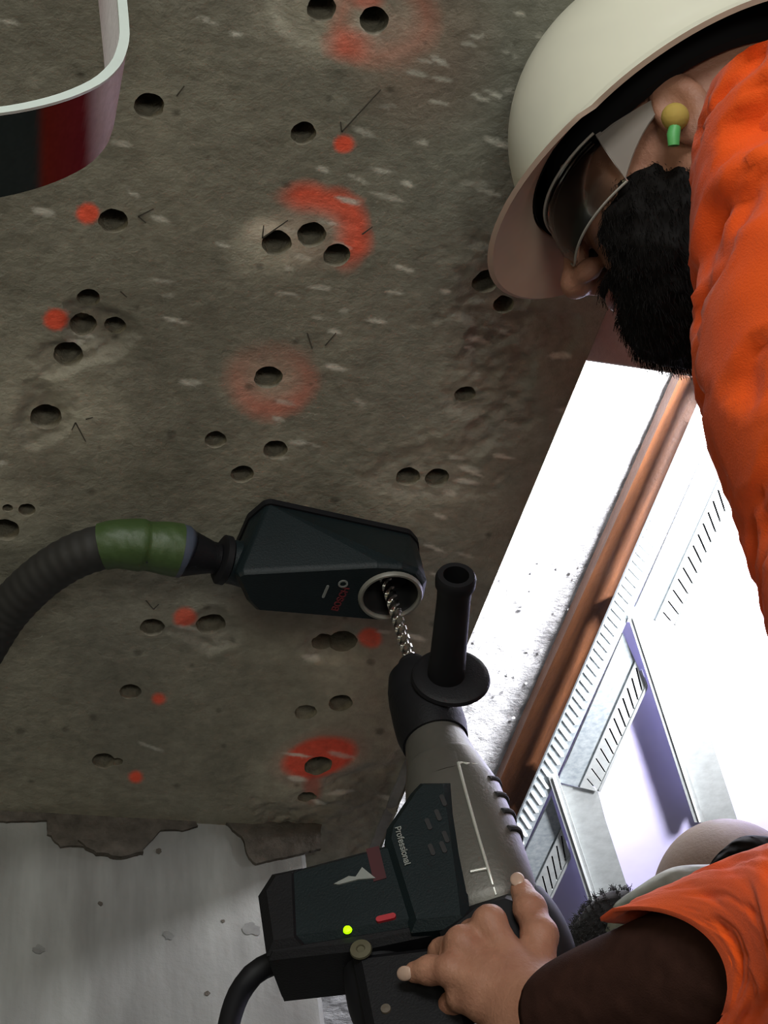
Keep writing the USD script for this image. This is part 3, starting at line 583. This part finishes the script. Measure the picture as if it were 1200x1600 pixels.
part(drill, 'side_handle', lathe([(0, .0), (0, .014), (.012, .0145), (.04, .0135), (.09, .0125), (.101, .0128), (.105, .0148), (.112, .0150), (.115, .0135), (.115, .0095), (.075, .0092), (.075, 0)], hb0, Hd, ref=Mv), m_rubber)
part(drill, 'handle_flange', lathe([(.006, 0), (.006, .028), (.008, .0305), (.011, .0295), (.013, .0255), (.0135, .012), (.0135, 0)], hb0 - Mv * .004, Hd, ref=Mv), m_black)
# small features on the visible face
nf = .0402
def strip(pxl, n0, w, thick=.0012):
    g = LineString([tuple(tl(x, y, n0)) for x, y in pxl]).buffer(w); return prism(g, n0 - .002, n0 + thick, TO, Mv, A, Nv)
for (x, y_) in ((690, 1245), (682, 1268), (667, 1282), (694, 1302), (690, 1318), (672, 1322)):
    part(drill, 'vent_slot', strip([(x, y_), (x + 5, y_ + 12)], .0397, .0016, .0006), m_dark)
part(drill, 'lettering', lettering('Professional', .0042, tw(617, 1293, nf), -A * .985 + 0 * Mv, unit(np.cross(Nv, -A)), Nv), m_grey, False, label='small pale grey lettering')
part(drill, 'badge', prism(Polygon([tuple(tl(x, y, .0352)) for x, y in ((522, 1382), (545, 1370), (556, 1371), (566, 1356), (572, 1361), (587, 1373), (560, 1375), (530, 1383))]).buffer(0), .034, .0362, TO, Mv, A, Nv), m_grey, False, label='pale grey badge')
part(drill, 'red_stripe', prism(Polygon([tuple(tl(x, y, .0352)) for x, y in ((572, 1327), (592, 1322), (604, 1372), (584, 1378))]), .034, .0356, TO, Mv, A, Nv), mat('dull_red', (.05, .008, .012), .5), False)
part(drill, 'red_button', strip([(593, 1438), (614, 1433)], .0352, .0022, .002), m_red, label='small red mark')
part(drill, 'indicator_light', lathe([(0, .0031), (.0016, .0026), (.002, 0)], tw(543, 1453, .0352) - Nv * .0003, Nv), m_led, label='glowing green indicator light')
part(drill, 'screw', lathe([(0, .0075), (.0014, .0070), (.0016, .0030), (.0006, .0024), (.0006, 0)], tw(564, 1484, .0325), Nv, 24), mat('brass_screw', (.12, .11, .07), .45, metal=.5))
part(drill, 'screw', lathe([(0, .0035), (.0014, .0032), (.0016, 0)], tw(603, 1577, .0312), Nv, 20), mat('dull_screw', (.10, .08, .06), .5))
for pxl in ([(716, 1192), (730, 1245), (752, 1322), (775, 1398)], [(716, 1192), (745, 1195)], [(735, 1362), (760, 1357)]):
    g3 = []
    for x, y_ in spline(np.array([[*p, 0] for p in pxl], float), 10)[:, :2]:
        # drop the seam onto the barrel
        best = None
        for n_ in np.linspace(.045, -.02, 60):
            m_, s_ = tl(x, y_, n_)
            t = (sB0 - s_) / L_; r_ = np.interp(t, [0, .05, .25, .5, .75, .95, 1], [.025, .0295, .035, .037, .037, .036, .031])
            if (m_ / (r_ + .002)) ** 2 + (n_ / r_) ** 2 < 1.02: best = L3(m_, n_, s_); break
        if best is not None: g3.append(best)
    if len(g3) > 3: part(drill, 'casting_seam', tube(g3, .0012, 8), m_seam)
# cooling fins along the right flank
for t in (.22, .33, .44, .55):
    r0 = np.interp(t, [0, .25, .5, 1], [.03, .036, .038, .038])
    arc = [L3(-r0 * math.copysign(abs(math.cos(a_)) ** .8, math.cos(a_)) * 1.0, r0 * math.copysign(abs(math.sin(a_)) ** .8, math.sin(a_)) * .95, sB0 - L_ * (t + .10 * (a_ / 1.0))) for a_ in np.linspace(-.5, .75, 12)]
    part(drill, 'cooling_fin', tube(arc, .0024, 10), m_dark)
cb = tw(425, 1505, -.02)
cp = spline([cb + Mv * -.01, tw(405, 1515, -.02), tw(378, 1545, -.02), tw(360, 1590, -.015), tw(350, 1650, -.01), tw(345, 1800, .02), tw(345, 1800, .02) + [0, -.1, -.4]], 70)
cr_ = np.where(np.arange(70) < 22, .0085 - .00012 * np.arange(70), .0055)
part(drill, 'power_cord', tube(cp, cr_, 16), m_rubber)

# ---------------------------------------------------------------- people
def head_sdf(p, beard=False):
    d = sd_ell(p, (-.012, 0, .032), (.098, .077, .092))
    d = smin(d, sd_ell(p, (.030, 0, -.030), (.066, .058, .080)), .03)
    d = smin(d, sd_cap(p, (.070, .016, -.098), (.070, -.016, -.098), .022), .03)
    for s in (-1, 1):
        d = smin(d, sd_cap(p, (.002, s * .054, -.045), (.066, s * .02, -.098), .020, .016), .02)      # jaw line
        d = smin(d, sd_ell(p, (.060, s * .040, -.020), (.030, .024, .022)), .015)                    # cheek
        d = smin(d, sd_cap(p, (.090, s * .010, .030), (.076, s * .045, .028), .010), .012)            # brow
        d = smax(d, -sd_ell(p, (.094, s * .031, .008), (.018, .018, .012)), .008)                     # socket
        e = sd_ell(p, (-.012, s * .079, -.004), (.020, .008, .032), None)
        e = smax(e, -sd_ell(p, (-.008, s * .088, -.002), (.011, .007, .018)), .004)
        d = smin(d, e, .006)
    d = smin(d, sd_cap(p, (.096, 0, .020), (.119, 0, -.022), .0075, .0105), .010)
    d = smin(d, sd_ell(p, (.121, 0, -.027), (.013, .013, .011)), .006)
    for s in (-1, 1):
        d = smin(d, sd_ell(p, (.108, s * .013, -.030), (.012, .008, .009)), .005)
        d = smax(d, -sd_ell(p, (.112, s * .0075, -.039), (.005, .0035, .004)), .002)
    d = smin(d, sd_ell(p, (.096, 0, -.058), (.013, .024, .0065)), .004)
    d = smin(d, sd_ell(p, (.094, 0, -.070), (.013, .020, .0070)), .004)
    d = smin(d, sd_cap(p, (-.028, 0, -.05), (-.055, 0, -.19), .060, .058), .03)
    return d
def beard_sdf(p):
    n = (meshkit.fbm(p * 90, 3, 4) - .5) * .014
    d = sd_cap(p, (.016, .060, -.050), (.050, .050, -.080), .014, .024)
    d = smin(d, sd_cap(p, (.016, -.060, -.050), (.050, -.050, -.080), .014, .024), .02)
    d = smin(d, sd_ell(p, (.052, 0, -.090), (.052, .060, .042)), .03)
    for s in (-1, 1): d = smin(d, sd_ell(p, (.045, s * .046, -.050), (.042, .028, .048)), .02)
    d = smin(d, sd_ell(p, (.072, 0, -.098), (.034, .042, .030)), .03)
    for s in (-1, 1): d = smin(d, sd_cap(p, (.104, s * .008, -.050), (.086, s * .034, -.066), .0055, .010), .01)
    return smax(d, -sd_ell(p, (.104, 0, -.064), (.02, .022, .009)), .006) + n
def frame3(f, u): f = unit(f); u = unit(np.asarray(u) - (np.asarray(u) @ f) * f); return np.stack([f, np.cross(u, f), u])   # rows: forward, left, up (world)
# -- the driller
Fh, Uh = W([-.80, -.555, .24]), W([-.42, .80, .42]); HR = frame3(Fh, Uh)
HS = .885
HO = EYE + W(np.array([.239, .270, 1.236]) * .86)
hw = lambda q: HO + HS * np.asarray(q, float) @ HR
print('head', proj(hw([0, 0, 0])), 'nose', proj(hw([.133, 0, -.028])), 'chin', proj(hw([.09, 0, -.11])), 'crown', proj(hw([0, 0, .15])), hw([0, 0, .17])[2], CZ)
S_, E_ = P(1318, 230, .82), P(1500, 1405, .76); Wr = tw(842, 1600, .046)
NB = hw([-.06, 0, -.20]); spine = unit(W([.76, -.48, -.43])); CH = NB + spine * .24; PV = NB + spine * .54
RS = NB + spine * .10 + W([.10, -.12, .24]); RE = RS + W([.10, -.26, .10]); RWr = RE + W([-.05, -.2, -.1])
PV[2] = max(PV[2], .86)
KN = [np.array([PV[0] + .02, PV[1] + dy, .46]) for dy in (-.1, .1)]; FT = [np.array([PV[0] + .05, PV[1] + dy, .085]) for dy in (-.12, .12)]
driller = Thing('person', 'person in orange shirt and white hard hat drilling overhead', 'person', (FT[0] + FT[1]) / 2 * [1, 1, 0])
hv, hf = iso(head_sdf, (-.14, -.11, -.20), (.15, .11, .135), .0028); hv = hw(hv)
# left hand and forearm
J = lambda x, y, n: tw(x, y, n)
digits = [  # joints (px, py, height off the tool's plane), radii
    ([(838, 1545, 0.048), (843, 1462, 0.048), (828, 1420, 0.046), (815, 1390, 0.043)], [0.0126, 0.0110, 0.0098, 0.0076]),
    ([(800, 1505, 0.054), (765, 1441, 0.058), (738, 1460, 0.038), (728, 1490, 0.026)], [0.0107, 0.0100, 0.0086, 0.0074]),
    ([(768, 1520, 0.056), (722, 1473, 0.056), (692, 1488, 0.034), (690, 1510, 0.022)], [0.0107, 0.0100, 0.0086, 0.0074]),
    ([(752, 1540, 0.056), (705, 1516, 0.054), (672, 1516, 0.048), (648, 1519, 0.043)], [0.0107, 0.0095, 0.0084, 0.0071]),
    ([(752, 1566, 0.050), (722, 1558, 0.044), (706, 1570, 0.028), (706, 1590, 0.018)], [0.0098, 0.0084, 0.0074, 0.0065])]
def hand_sdf(p):
    d = sd_cap(p, Wr, J(800, 1545, .048), .026, .022)
    for (x, y, n_) in ((800, 1510, .050), (770, 1525, .052), (755, 1545, .050), (757, 1566, .046)):
        d = smin(d, sd_cap(p, Wr + (J(800, 1545, .048) - Wr) * .3, J(x, y, n_), .021, .0125), .010)
    d = smin(d, sd_cap(p, J(838, 1545, .046), Wr, .0145, .024), .014)
    for js, rs in digits:
        g = None
        pts_ = [J(*q) for q in js]
        for a, b, ra, rb in zip(pts_, pts_[1:], rs, rs[1:]):
            c = sd_cap(p, a, b, ra, rb); g = c if g is None else smin(g, c, .004)
        for a, ra in zip(pts_[1:3], rs[1:3]): g = smin(g, np.linalg.norm(p - a.astype(np.float32), axis=-1) - ra * 1.04, .004)
        d = smin(d, g, .005)
    el = E_; d = smin(d, sd_cap(p, Wr, Wr + (el - Wr) * .45, .0265, .033), .01); d = smin(d, sd_cap(p, Wr + (el - Wr) * .45, el, .033, .039), .01)
    return d
allj = np.array([J(*q) for js, _ in digits for q in js] + [Wr, Wr + (E_ - Wr) * .85])
av, af = iso(hand_sdf, allj.min(0) - .05, allj.max(0) + .05, .0026)
def trunk_sdf(p):
    d = sd_cap(p, NB, CH, .065, .11); d = smin(d, sd_cap(p, CH, PV, .115, .115), .05)
    d = smin(d, sd_cap(p, NB + spine * .06, S_, .055, .048), .04); d = smin(d, sd_cap(p, S_, E_, .048, .040), .03); d = smin(d, sd_cap(p, E_, Wr + (E_ - Wr) * .7, .037, .033), .01)
    d = smin(d, sd_cap(p, NB + spine * .08, RS, .055, .048), .04); d = smin(d, sd_cap(p, RS, RE, .046, .038), .03); d = smin(d, sd_cap(p, RE, RWr, .037, .026), .02)
    d = smin(d, sd_ell(p, RWr + unit(RWr - RE) * .06, (.03, .03, .05)), .02)
    for k_, ft in zip(KN, FT): d = smin(d, sd_cap(p, PV, k_, .085, .055), .03); d = smin(d, sd_cap(p, k_, ft, .052, .035), .02)
    return d
allp = np.array([NB, CH, PV, S_, E_, Wr, RS, RE, RWr, *KN, *FT])
bv_, bf_ = iso(trunk_sdf, allp.min(0) - .14, allp.max(0) + .14, .014)
part(driller, 'body', cat((hv, hf), (av, af), (bv_, bf_)), m_skin, True)
for s in (-1, 1):
    part(driller, 'eye', (lambda m: (hw(np.array(m.vertices) + [.083, s * .031, .008]), np.array(m.faces)))(trimesh.creation.icosphere(3, .0125)), m_eye, True)
bdv, bdf = iso(beard_sdf, (-.03, -.11, -.19), (.135, .11, .05), .0034)
bp = part(driller, 'beard', (hw(bdv), bdf), m_beard, True, label='dark full beard')
k = np.random.default_rng(3); tm = trimesh.Trimesh(bdv, bdf, process=False); idx = k.integers(0, len(bdv), 9000); nn = tm.vertex_normals[idx]
st = []
for q, nrm in zip(bdv[idx], nn):
    dirn = unit(nrm * .55 + np.array([.25, 0, -.75]) + k.normal(0, .25, 3)); l = k.uniform(.003, .008)
    st.append(hw(np.stack([q - nrm * .001, q + dirn * l * .5, q + dirn * l + np.array([0, 0, -.002])])))
curves(driller.path + '/beard_hair', st, .00028, m_beard, driller.base); cd(stage.GetPrimAtPath(driller.path + '/beard_hair'), kind='stuff')
part(driller, 'lips', (lambda v, f: (hw(v), f))(*iso(lambda p: smin(sd_ell(p, (.099, 0, -.0585), (.0125, .021, .0050)), sd_ell(p, (.098, 0, -.0685), (.0122, .018, .0058)), .002), (.08, -.03, -.08), (.115, .03, -.048), .0016)), m_lip, True)
for (js, rs), off in ((digits[0], .4), (digits[3], .55)):
    a, b = J(*js[-2]), J(*js[-1]); d = unit(b - a); nrm = unit(EYE - b); nrm = unit(nrm - (nrm @ d) * d)
    side = np.cross(d, nrm); R = np.stack([d, side, nrm])
    m = trimesh.creation.icosphere(2, 1.0); v = np.array(m.vertices) * [.0062, .0048, .0022]
    part(driller, 'fingernail', (b + d * .0035 + nrm * rs[-1] * .86 + v @ R, np.array(m.faces)), m_nail, True)
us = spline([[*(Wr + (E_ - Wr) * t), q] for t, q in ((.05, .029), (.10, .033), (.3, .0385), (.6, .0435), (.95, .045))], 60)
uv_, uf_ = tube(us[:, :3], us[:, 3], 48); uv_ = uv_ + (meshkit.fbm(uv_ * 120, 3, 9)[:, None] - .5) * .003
part(driller, 'forearm_cover', (uv_, uf_), m_forearm_cover, True, label='dark brown cover on the forearm')  # dark brown tube laid over the forearm
# orange shirt: torso, right sleeve, and the loose left sleeve with an open cuff
def shirt_sdf(p):
    d = sd_cap(p, NB + spine * .04, CH, .075, .13); d = smin(d, sd_cap(p, CH, PV - spine * .02, .135, .13), .05)
    d = smin(d, sd_cap(p, NB + spine * .07, S_, .07, .060), .05); d = smin(d, sd_cap(p, NB + spine * .09, RS, .07, .06), .05)
    d = smin(d, sd_cap(p, RS, RE, .058, .056), .03); return d
shv, shf = iso(shirt_sdf, allp.min(0) - .16, np.array([allp[:, 0].max(), allp[:, 1].max(), allp[:, 2].max()]) + .1, .011)
SLV = [(x, y, d * 1.15, q * 1.15) for x, y, d, q in ((1300, 95, .725, .052), (1322, 200, .72, .0640), (1340, 400, .71, .0690), (1362, 590, .70, .0720), (1400, 760, .69, .0660), (1460, 980, .67, .0640), (1500, 1200, .66, .064), (1500, 1370, .655, .0640), (1400, 1490, .665, .0540), (1280, 1490, .69, .0490), (1180, 1502, .72, .0455), (1080, 1525, .75, .0415), (965, 1552, .785, .0380))]
ns, nsd = 150, 96
sl = spline([[*P(x, y, d), r] for x, y, d, r in SLV], ns)
def folds(ang, a, b, t):
    u = np.linspace(0, 1, ns)[:, None]; A_ = ang[None, :]
    rad = np.cos(A_)[..., None] * a[:, None] + np.sin(A_)[..., None] * b[:, None]
    w = meshkit.fbm(np.stack(np.broadcast_arrays(np.cos(A_) * 1.6 + u * 3, np.sin(A_) * 1.6, u * 16 + np.sin(A_ * 2) * .8), -1), 4, 8) - .5
    rid = (1 - np.abs(2 * w)) ** 3 - .4
    out = rad * ((.017 * w * 2 + .010 * rid) * np.clip(1.15 - .95 * u, .3, 1))[..., None]
    # slanted hem: the last rings are drawn back on the side towards the lens
    tol = unit(EYE - sl[-1, :3]); fac = np.clip(rad @ tol, 0, 1)
    pull = np.clip((u - .58) / .42, 0, 1) ** 1.2
    return out - t[:, None] * (pull * (.165 * fac))[..., None] * 1.0
slv, slf = tube(sl[:, :3], sl[:, 3], nsd, caps=False, shift=folds)
lastr = slv[-nsd:]; cen_ = lastr.mean(0); inner = []
for kx in range(26): inner.append((slv[-nsd * (kx + 1):len(slv) - nsd * kx] - sl[-1 - kx, :3]) * .955 + sl[-1 - kx, :3])
iv = np.vstack([lastr] + inner); i, j = np.meshgrid(np.arange(26), np.arange(nsd), indexing='ij'); q = np.stack([i * nsd + j, i * nsd + (j + 1) % nsd, (i + 1) * nsd + (j + 1) % nsd, (i + 1) * nsd + j], -1).reshape(-1, 4)
sleeve = cat((slv, slf), (iv, np.vstack([q[:, [0, 1, 2]], q[:, [0, 2, 3]]])))
shm = cat((shv + .004 * (meshkit.fbm(shv * 14, 3, 1)[:, None] - .5), shf), sleeve)
part(driller, 'shirt', shm, m_orange, True)
def trouser_sdf(p):
    d = np.linalg.norm(p - PV.astype(np.float32), axis=-1) - .14
    for k_, ft in zip(KN, FT): d = smin(d, sd_cap(p, PV, k_, .10, .075), .04); d = smin(d, sd_cap(p, k_, ft + [0, 0, .03], .072, .06), .03)
    return d
tq = np.array([PV, *KN, *FT]); part(driller, 'trousers', iso(trouser_sdf, tq.min(0) - .17, tq.max(0) + .17, .016), m_trouser, True)
for ft in FT: part(driller, 'boot', iso(lambda p: np.maximum(smin(sd_cap(p, ft + [0, 0, .03], ft + [0, 0, -.03], .055), sd_cap(p, ft + [0, 0, -.04], ft + [-.14, 0, -.05], .045, .038), .03), -p[..., 2]), ft + [-.22, -.09, -.1], ft + [.1, .09, .1], .008), m_boot, True)
# hard hat
hat = Thing('hard_hat', 'white hard hat with dark liner on the head of the orange-shirted person', 'hard hat', hw([0, 0, .05]))
def hat_surf(inset, n=96, rows=26, flange=True):
    th = np.linspace(0, 2 * np.pi, n, endpoint=False); out = []
    for r in range(rows):
        ph = r / (rows - 1) * np.pi / 2; c_, s_ = math.cos(ph), math.sin(ph)
        rx = np.where(np.cos(th) > 0, .134, .140) - inset; ry = .112 - inset; rz = .126 - inset
        out.append(np.stack([rx * (s_ ** .85) * np.cos(th) - .008, ry * (s_ ** .85) * np.sin(th), .030 + rz * c_ + 0 * th], -1))
    if flange:
        pk = np.clip(np.cos(th), 0, 1) ** 1.6 * (np.abs(th - np.pi) > 1.9)
        for e, dz in ((.35, -.003), (.7, -.006), (1, -.009)):
            ext = e * (.008 + .040 * pk)
            out.append(np.stack([(np.where(np.cos(th) > 0, .134, .140) - inset + ext) * np.cos(th) - .008, (.112 - inset + ext * .9) * np.sin(th), .030 + dz - e * .010 * pk + 0 * th], -1))
    return out
so_, si_ = hat_surf(0), hat_surf(.0035)
si_ = [q + [0, 0, -.0022] if r >= 26 else q for r, q in enumerate(si_)]
rowsall = so_ + si_[::-1]; n = 96; v = np.vstack(rowsall); i, j = np.meshgrid(np.arange(len(rowsall) - 1), np.arange(n), indexing='ij')
q = np.stack([i * n + j, (i + 1) * n + j, (i + 1) * n + (j + 1) % n, i * n + (j + 1) % n], -1).reshape(-1, 4)
ko = len(so_) * n; qo = q[(q < ko).all(1)]; qi_ = q[~(q < ko).all(1)]
part(hat, 'shell', (hw(v), np.vstack([qo[:, [0, 1, 2]], qo[:, [0, 2, 3]]])), m_hat, 40)
part(hat, 'brim_underside_bounce', (hw(v), np.vstack([qi_[:, [0, 1, 2]], qi_[:, [0, 2, 3]]])), mat('brim_underside_bounce', (.52, .40, .32), .85, spec=.1, var=.1), 40, label='brim underside tinted tan with bounce light')  # tan painted in for light bounced onto the white shell
lin = hat_surf(.0055, flange=False); v = np.vstack(lin); i, j = np.meshgrid(np.arange(len(lin) - 1), np.arange(n), indexing='ij'); q = np.stack([i * n + j, i * n + (j + 1) % n, (i + 1) * n + (j + 1) % n, (i + 1) * n + j], -1).reshape(-1, 4)
part(hat, 'liner', (hw(v), np.vstack([q[:, [0, 1, 2]], q[:, [0, 2, 3]]])), m_liner, True, label='black inner liner')
th = np.linspace(0, 2 * np.pi, 73)[:-1]
bandr = [[np.array([.100 * s * math.cos(t) - .008, .083 * s * math.sin(t), z]) for t in th] for s, z in ((1.0, .018), (1.07, .020), (1.08, .058), (1.01, .058), (1.0, .018))]
v = np.vstack(bandr); i, j = np.meshgrid(np.arange(4), np.arange(72), indexing='ij'); q = np.stack([i * 72 + j, i * 72 + (j + 1) % 72, (i + 1) * 72 + (j + 1) % 72, (i + 1) * 72 + j], -1).reshape(-1, 4)
part(hat, 'headband', (hw(v), np.vstack([q[:, [0, 1, 2]], q[:, [0, 2, 3]]])), m_liner, 40)
# safety glasses
gl = Thing('safety_glasses', 'clear safety glasses worn under the white hard hat', 'glasses', hw([.1, 0, 0]))
def shield(r, z0, z1, a0, a1, cx_=.028, ny=.078, nx=.088, n=40, rows=8):
    out = []
    for zz in np.linspace(z0, z1, rows):
        a = np.linspace(a0, a1, n); bulge = 1 + .03 * math.cos((zz - (z0 + z1) / 2) / (z1 - z0) * math.pi)
        notch = np.maximum(0, .016 * np.exp(-(a / .16) ** 2)) * ((zz - z0) / (z1 - z0) < .45) * (1 - (zz - z0) / (z1 - z0) / .45)
        out.append(np.stack([cx_ + nx * bulge * np.cos(a), ny * bulge * np.sin(a), zz + notch], -1))
    return out
def solid(rows_, inward=.0018):
    n_, k_ = len(rows_), len(rows_[0]); A1 = np.vstack(rows_); A2 = np.vstack([r * [1 - inward / .09, 1 - inward / .08, 1] for r in rows_])
    i, j = np.meshgrid(np.arange(n_ - 1), np.arange(k_ - 1), indexing='ij'); q = np.stack([i * k_ + j, i * k_ + j + 1, (i + 1) * k_ + j + 1, (i + 1) * k_ + j], -1).reshape(-1, 4)
    o = len(A1); f = [q, q[:, ::-1] + o]
    for e in (np.arange(k_), (n_ - 1) * k_ + np.arange(k_), np.arange(n_) * k_, np.arange(n_) * k_ + k_ - 1): f.append(np.stack([e[:-1], e[1:], e[1:] + o, e[:-1] + o], 1))
    return hw(np.vstack([A1, A2])), np.vstack([np.vstack(f)[:, [0, 1, 2]], np.vstack(f)[:, [0, 2, 3]]])
part(gl, 'lens', solid(shield(0, -.024, .024, -1.35, 1.35)), m_lens, 40)
a = np.linspace(-1.35, 1.35, 50)
part(gl, 'lower_rim', tube(hw(np.stack([.028 + .0885 * np.cos(a), .0785 * np.sin(a), -.0245 + .016 * np.exp(-(a / .16) ** 2)], -1)), .0009, 8), m_frame)
part(gl, 'upper_rim', tube(hw(np.stack([.028 + .0885 * np.cos(a), .0785 * np.sin(a), .0245 + 0 * a], -1)), .0009, 8), m_frame)
for s in (-1, 1):
    tx = np.linspace(0, 1, 14); b0 = [np.array([[x, s * yy, z0], [x, s * yy, z1], [x, s * (yy + .0018), z1], [x, s * (yy + .0018), z0]]) for x, yy, z0, z1 in zip(.047 - .075 * tx, .0755 + .005 * np.sin(tx * 3), .008 - .030 * (1 - tx) ** 2.2, .012 + .010 * (1 - tx) ** 1.5)]
    v = np.vstack(b0); i, j = np.meshgrid(np.arange(13), np.arange(4), indexing='ij'); q = np.stack([i * 4 + j, i * 4 + (j + 1) % 4, (i + 1) * 4 + (j + 1) % 4, (i + 1) * 4 + j], -1).reshape(-1, 4); q = np.vstack([q, [[3, 2, 1, 0]], [[52, 53, 54, 55]]])
    part(gl, 'temple', (hw(v), np.vstack([q[:, [0, 1, 2]], q[:, [0, 2, 3]]])), m_temple, 40)
plug = Thing('ear_plug', 'yellow foam ear plug with green stem in the ear', 'ear plug', hw([.0, .086, -.012]))
part(plug, 'foam', (lambda v, f: (hw(v), f))(*iso(lambda p: sd_cap(p, (-.006, .084, -.010), (-.004, .098, -.018), .0075, .0098), (-.03, .06, -.04), (.03, .13, .02), .0018)), m_foam, True)
part(plug, 'stem', tube([hw([-.002, .098, -.022]), hw([.004, .100, -.030]), hw([.008, .098, -.036])], [.0035, .0042, .0035], 12), m_cord)

# -- second person beyond the sleeve
H2 = P(1172, 1478, 1.5); R2 = frame3(W([.25, .1, .96]), W([-.12, .78, .6])); h2 = lambda q: H2 + np.asarray(q, float) @ R2
second = Thing('person', 'person mostly hidden beyond the orange sleeve, bare crown, dark hair and pale collar', 'person', [H2[0] + .05, H2[1] - .02, 0])
v2, f2 = iso(head_sdf, (-.14, -.11, -.20), (.15, .11, .135), .004)
def torso2(p):
    n0 = h2([-.06, 0, -.19]); d = sd_cap(p, n0 + [.02, 0, -.06], np.array([second.base[0], second.base[1], .85]), .10, .13)
    for dy in (.17,):
        a_ = n0 + [.04, dy, -.12]; d = smin(d, sd_cap(p, a_, a_ + [.02, dy * .2, -.27], .055, .045), .05); d = smin(d, sd_cap(p, a_ + [.02, dy * .2, -.27], a_ + [.04, 0, -.52], .045, .035), .02)
    return d
T2 = np.array([h2([-.06, 0, -.19]) + [.02, 0, -.06], [second.base[0], second.base[1], .85]])
K2 = [second.base + [dx, 0, .48] for dx in (-.09, .09)]; FT2 = [second.base + [dx, 0, .08] for dx in (-.1, .1)]
legs2 = lambda p: np.minimum.reduce([smin(sd_cap(p, T2[1], k_, .085, .065), sd_cap(p, k_, ft, .065, .045), .02) for k_, ft in zip(K2, FT2)])
bt = iso(lambda p: smin(torso2(p) + .012, legs2(p) + .01, .04), T2.min(0) - [.2, .32, .82], T2.max(0) + [.2, .32, .2], .016)
part(second, 'body', cat((h2(v2), f2), bt), m_skin2, True)
part(second, 'jacket', iso(torso2, T2.min(0) - [.2, .34, .2], T2.max(0) + [.2, .34, .2], .014), m_jacket, True)
part(second, 'trousers', iso(legs2, np.array([*K2, *FT2, T2[1]]).min(0) - .12, np.array([*K2, *FT2, T2[1]]).max(0) + .12, .014), m_trouser, True)
for ft in FT2: part(second, 'boot', iso(lambda p: np.maximum(smin(sd_cap(p, ft + [0, 0, .03], ft + [0, 0, -.03], .052), sd_cap(p, ft + [0, 0, -.04], ft + [0, .14, -.05], .043, .038), .03), -p[..., 2]), ft + [-.09, -.1, -.1], ft + [.09, .22, .1], .01), m_boot, True)
# shoulder roll in dark fleece, pale collar, hair fringe
d2 = 1.40
fl_ = spline([[*P(915, 1500, d2), .012], [*P(930, 1466, d2), .021], [*P(968, 1434, d2), .024], [*P(1010, 1470, d2), .03], [*P(1100, 1530, d2), .05]], 40)
fv, ff = tube(fl_[:, :3], fl_[:, 3], 32); fv = fv + (meshkit.fbm(fv * 220, 3, 6)[:, None] - .5) * .006
part(second, 'fleece_collar', (fv, ff), m_jacket, True, label='fuzzy black fleece edge')
k = np.random.default_rng(11); tmf = trimesh.Trimesh(fv, ff, process=False); idx = k.integers(0, len(fv), 9000); nr = tmf.vertex_normals[idx]
curves(second.path + '/fleece_fuzz', [np.stack([q, q + n_ * .002 + k.normal(0, .0008, 3), q + n_ * .0036 + k.normal(0, .0018, 3)]) for q, n_ in zip(fv[idx], nr)], .0004, m_jacket, second.base); cd(stage.GetPrimAtPath(second.path + '/fleece_fuzz'), kind='stuff')
pc = spline([[*P(945, 1475, 1.40), .014], [*P(970, 1448, 1.39), .018], [*P(1010, 1420, 1.37), .019], [*P(1060, 1390, 1.37), .019], [*P(1110, 1378, 1.38), .015], [*P(1150, 1385, 1.40), .012]], 40)
pv_, pf_ = tube(pc[:, :3], pc[:, 3], 28); pv_ = pv_ + (meshkit.fbm(pv_ * np.array([60, 60, 160]), 3, 2)[:, None] - .5) * .004
part(second, 'collar', (pv_, pf_), m_collar, True, label='pale grey green collar band')
hrp = spline([[*P(1108, 1364, 1.375), .003], [*P(1138, 1343, 1.375), .010], [*P(1168, 1335, 1.375), .016], [*P(1210, 1344, 1.38), .019], [*P(1260, 1380, 1.4), .015]], 40)
hv_, hf_ = tube(hrp[:, :3], hrp[:, 3], 24); hv_ = hv_ + (meshkit.fbm(hv_ * 200, 3, 3)[:, None] - .5) * .006
part(second, 'hair', (hv_, hf_), m_beard, True, label='patch of short dark hair')
# dark stains and pinholes on the wall
for (x, y, r_) in ((393, 1452, 13), (157, 1412, 4), (248, 1330, 5), (348, 1440, 3), (324, 1552, 4), (262, 1462, 8), (60, 1484, 9)):
    c = PP(x, y, wall_o, wn)[[0, 2]]; dd = (PP(x, y, wall_o, wn) - EYE) @ F_
    part(wt, 'stain', prism(ragged(c, r_ * dd / FPX, int(x), .5, 22), 0, .0006, np.array([0, YW - .0001, 0]), np.array([1., 0, 0]), np.array([0, 0, 1.]), np.array([0, -1., 0])), m_mortar if r_ < 7 else m_stain, False)
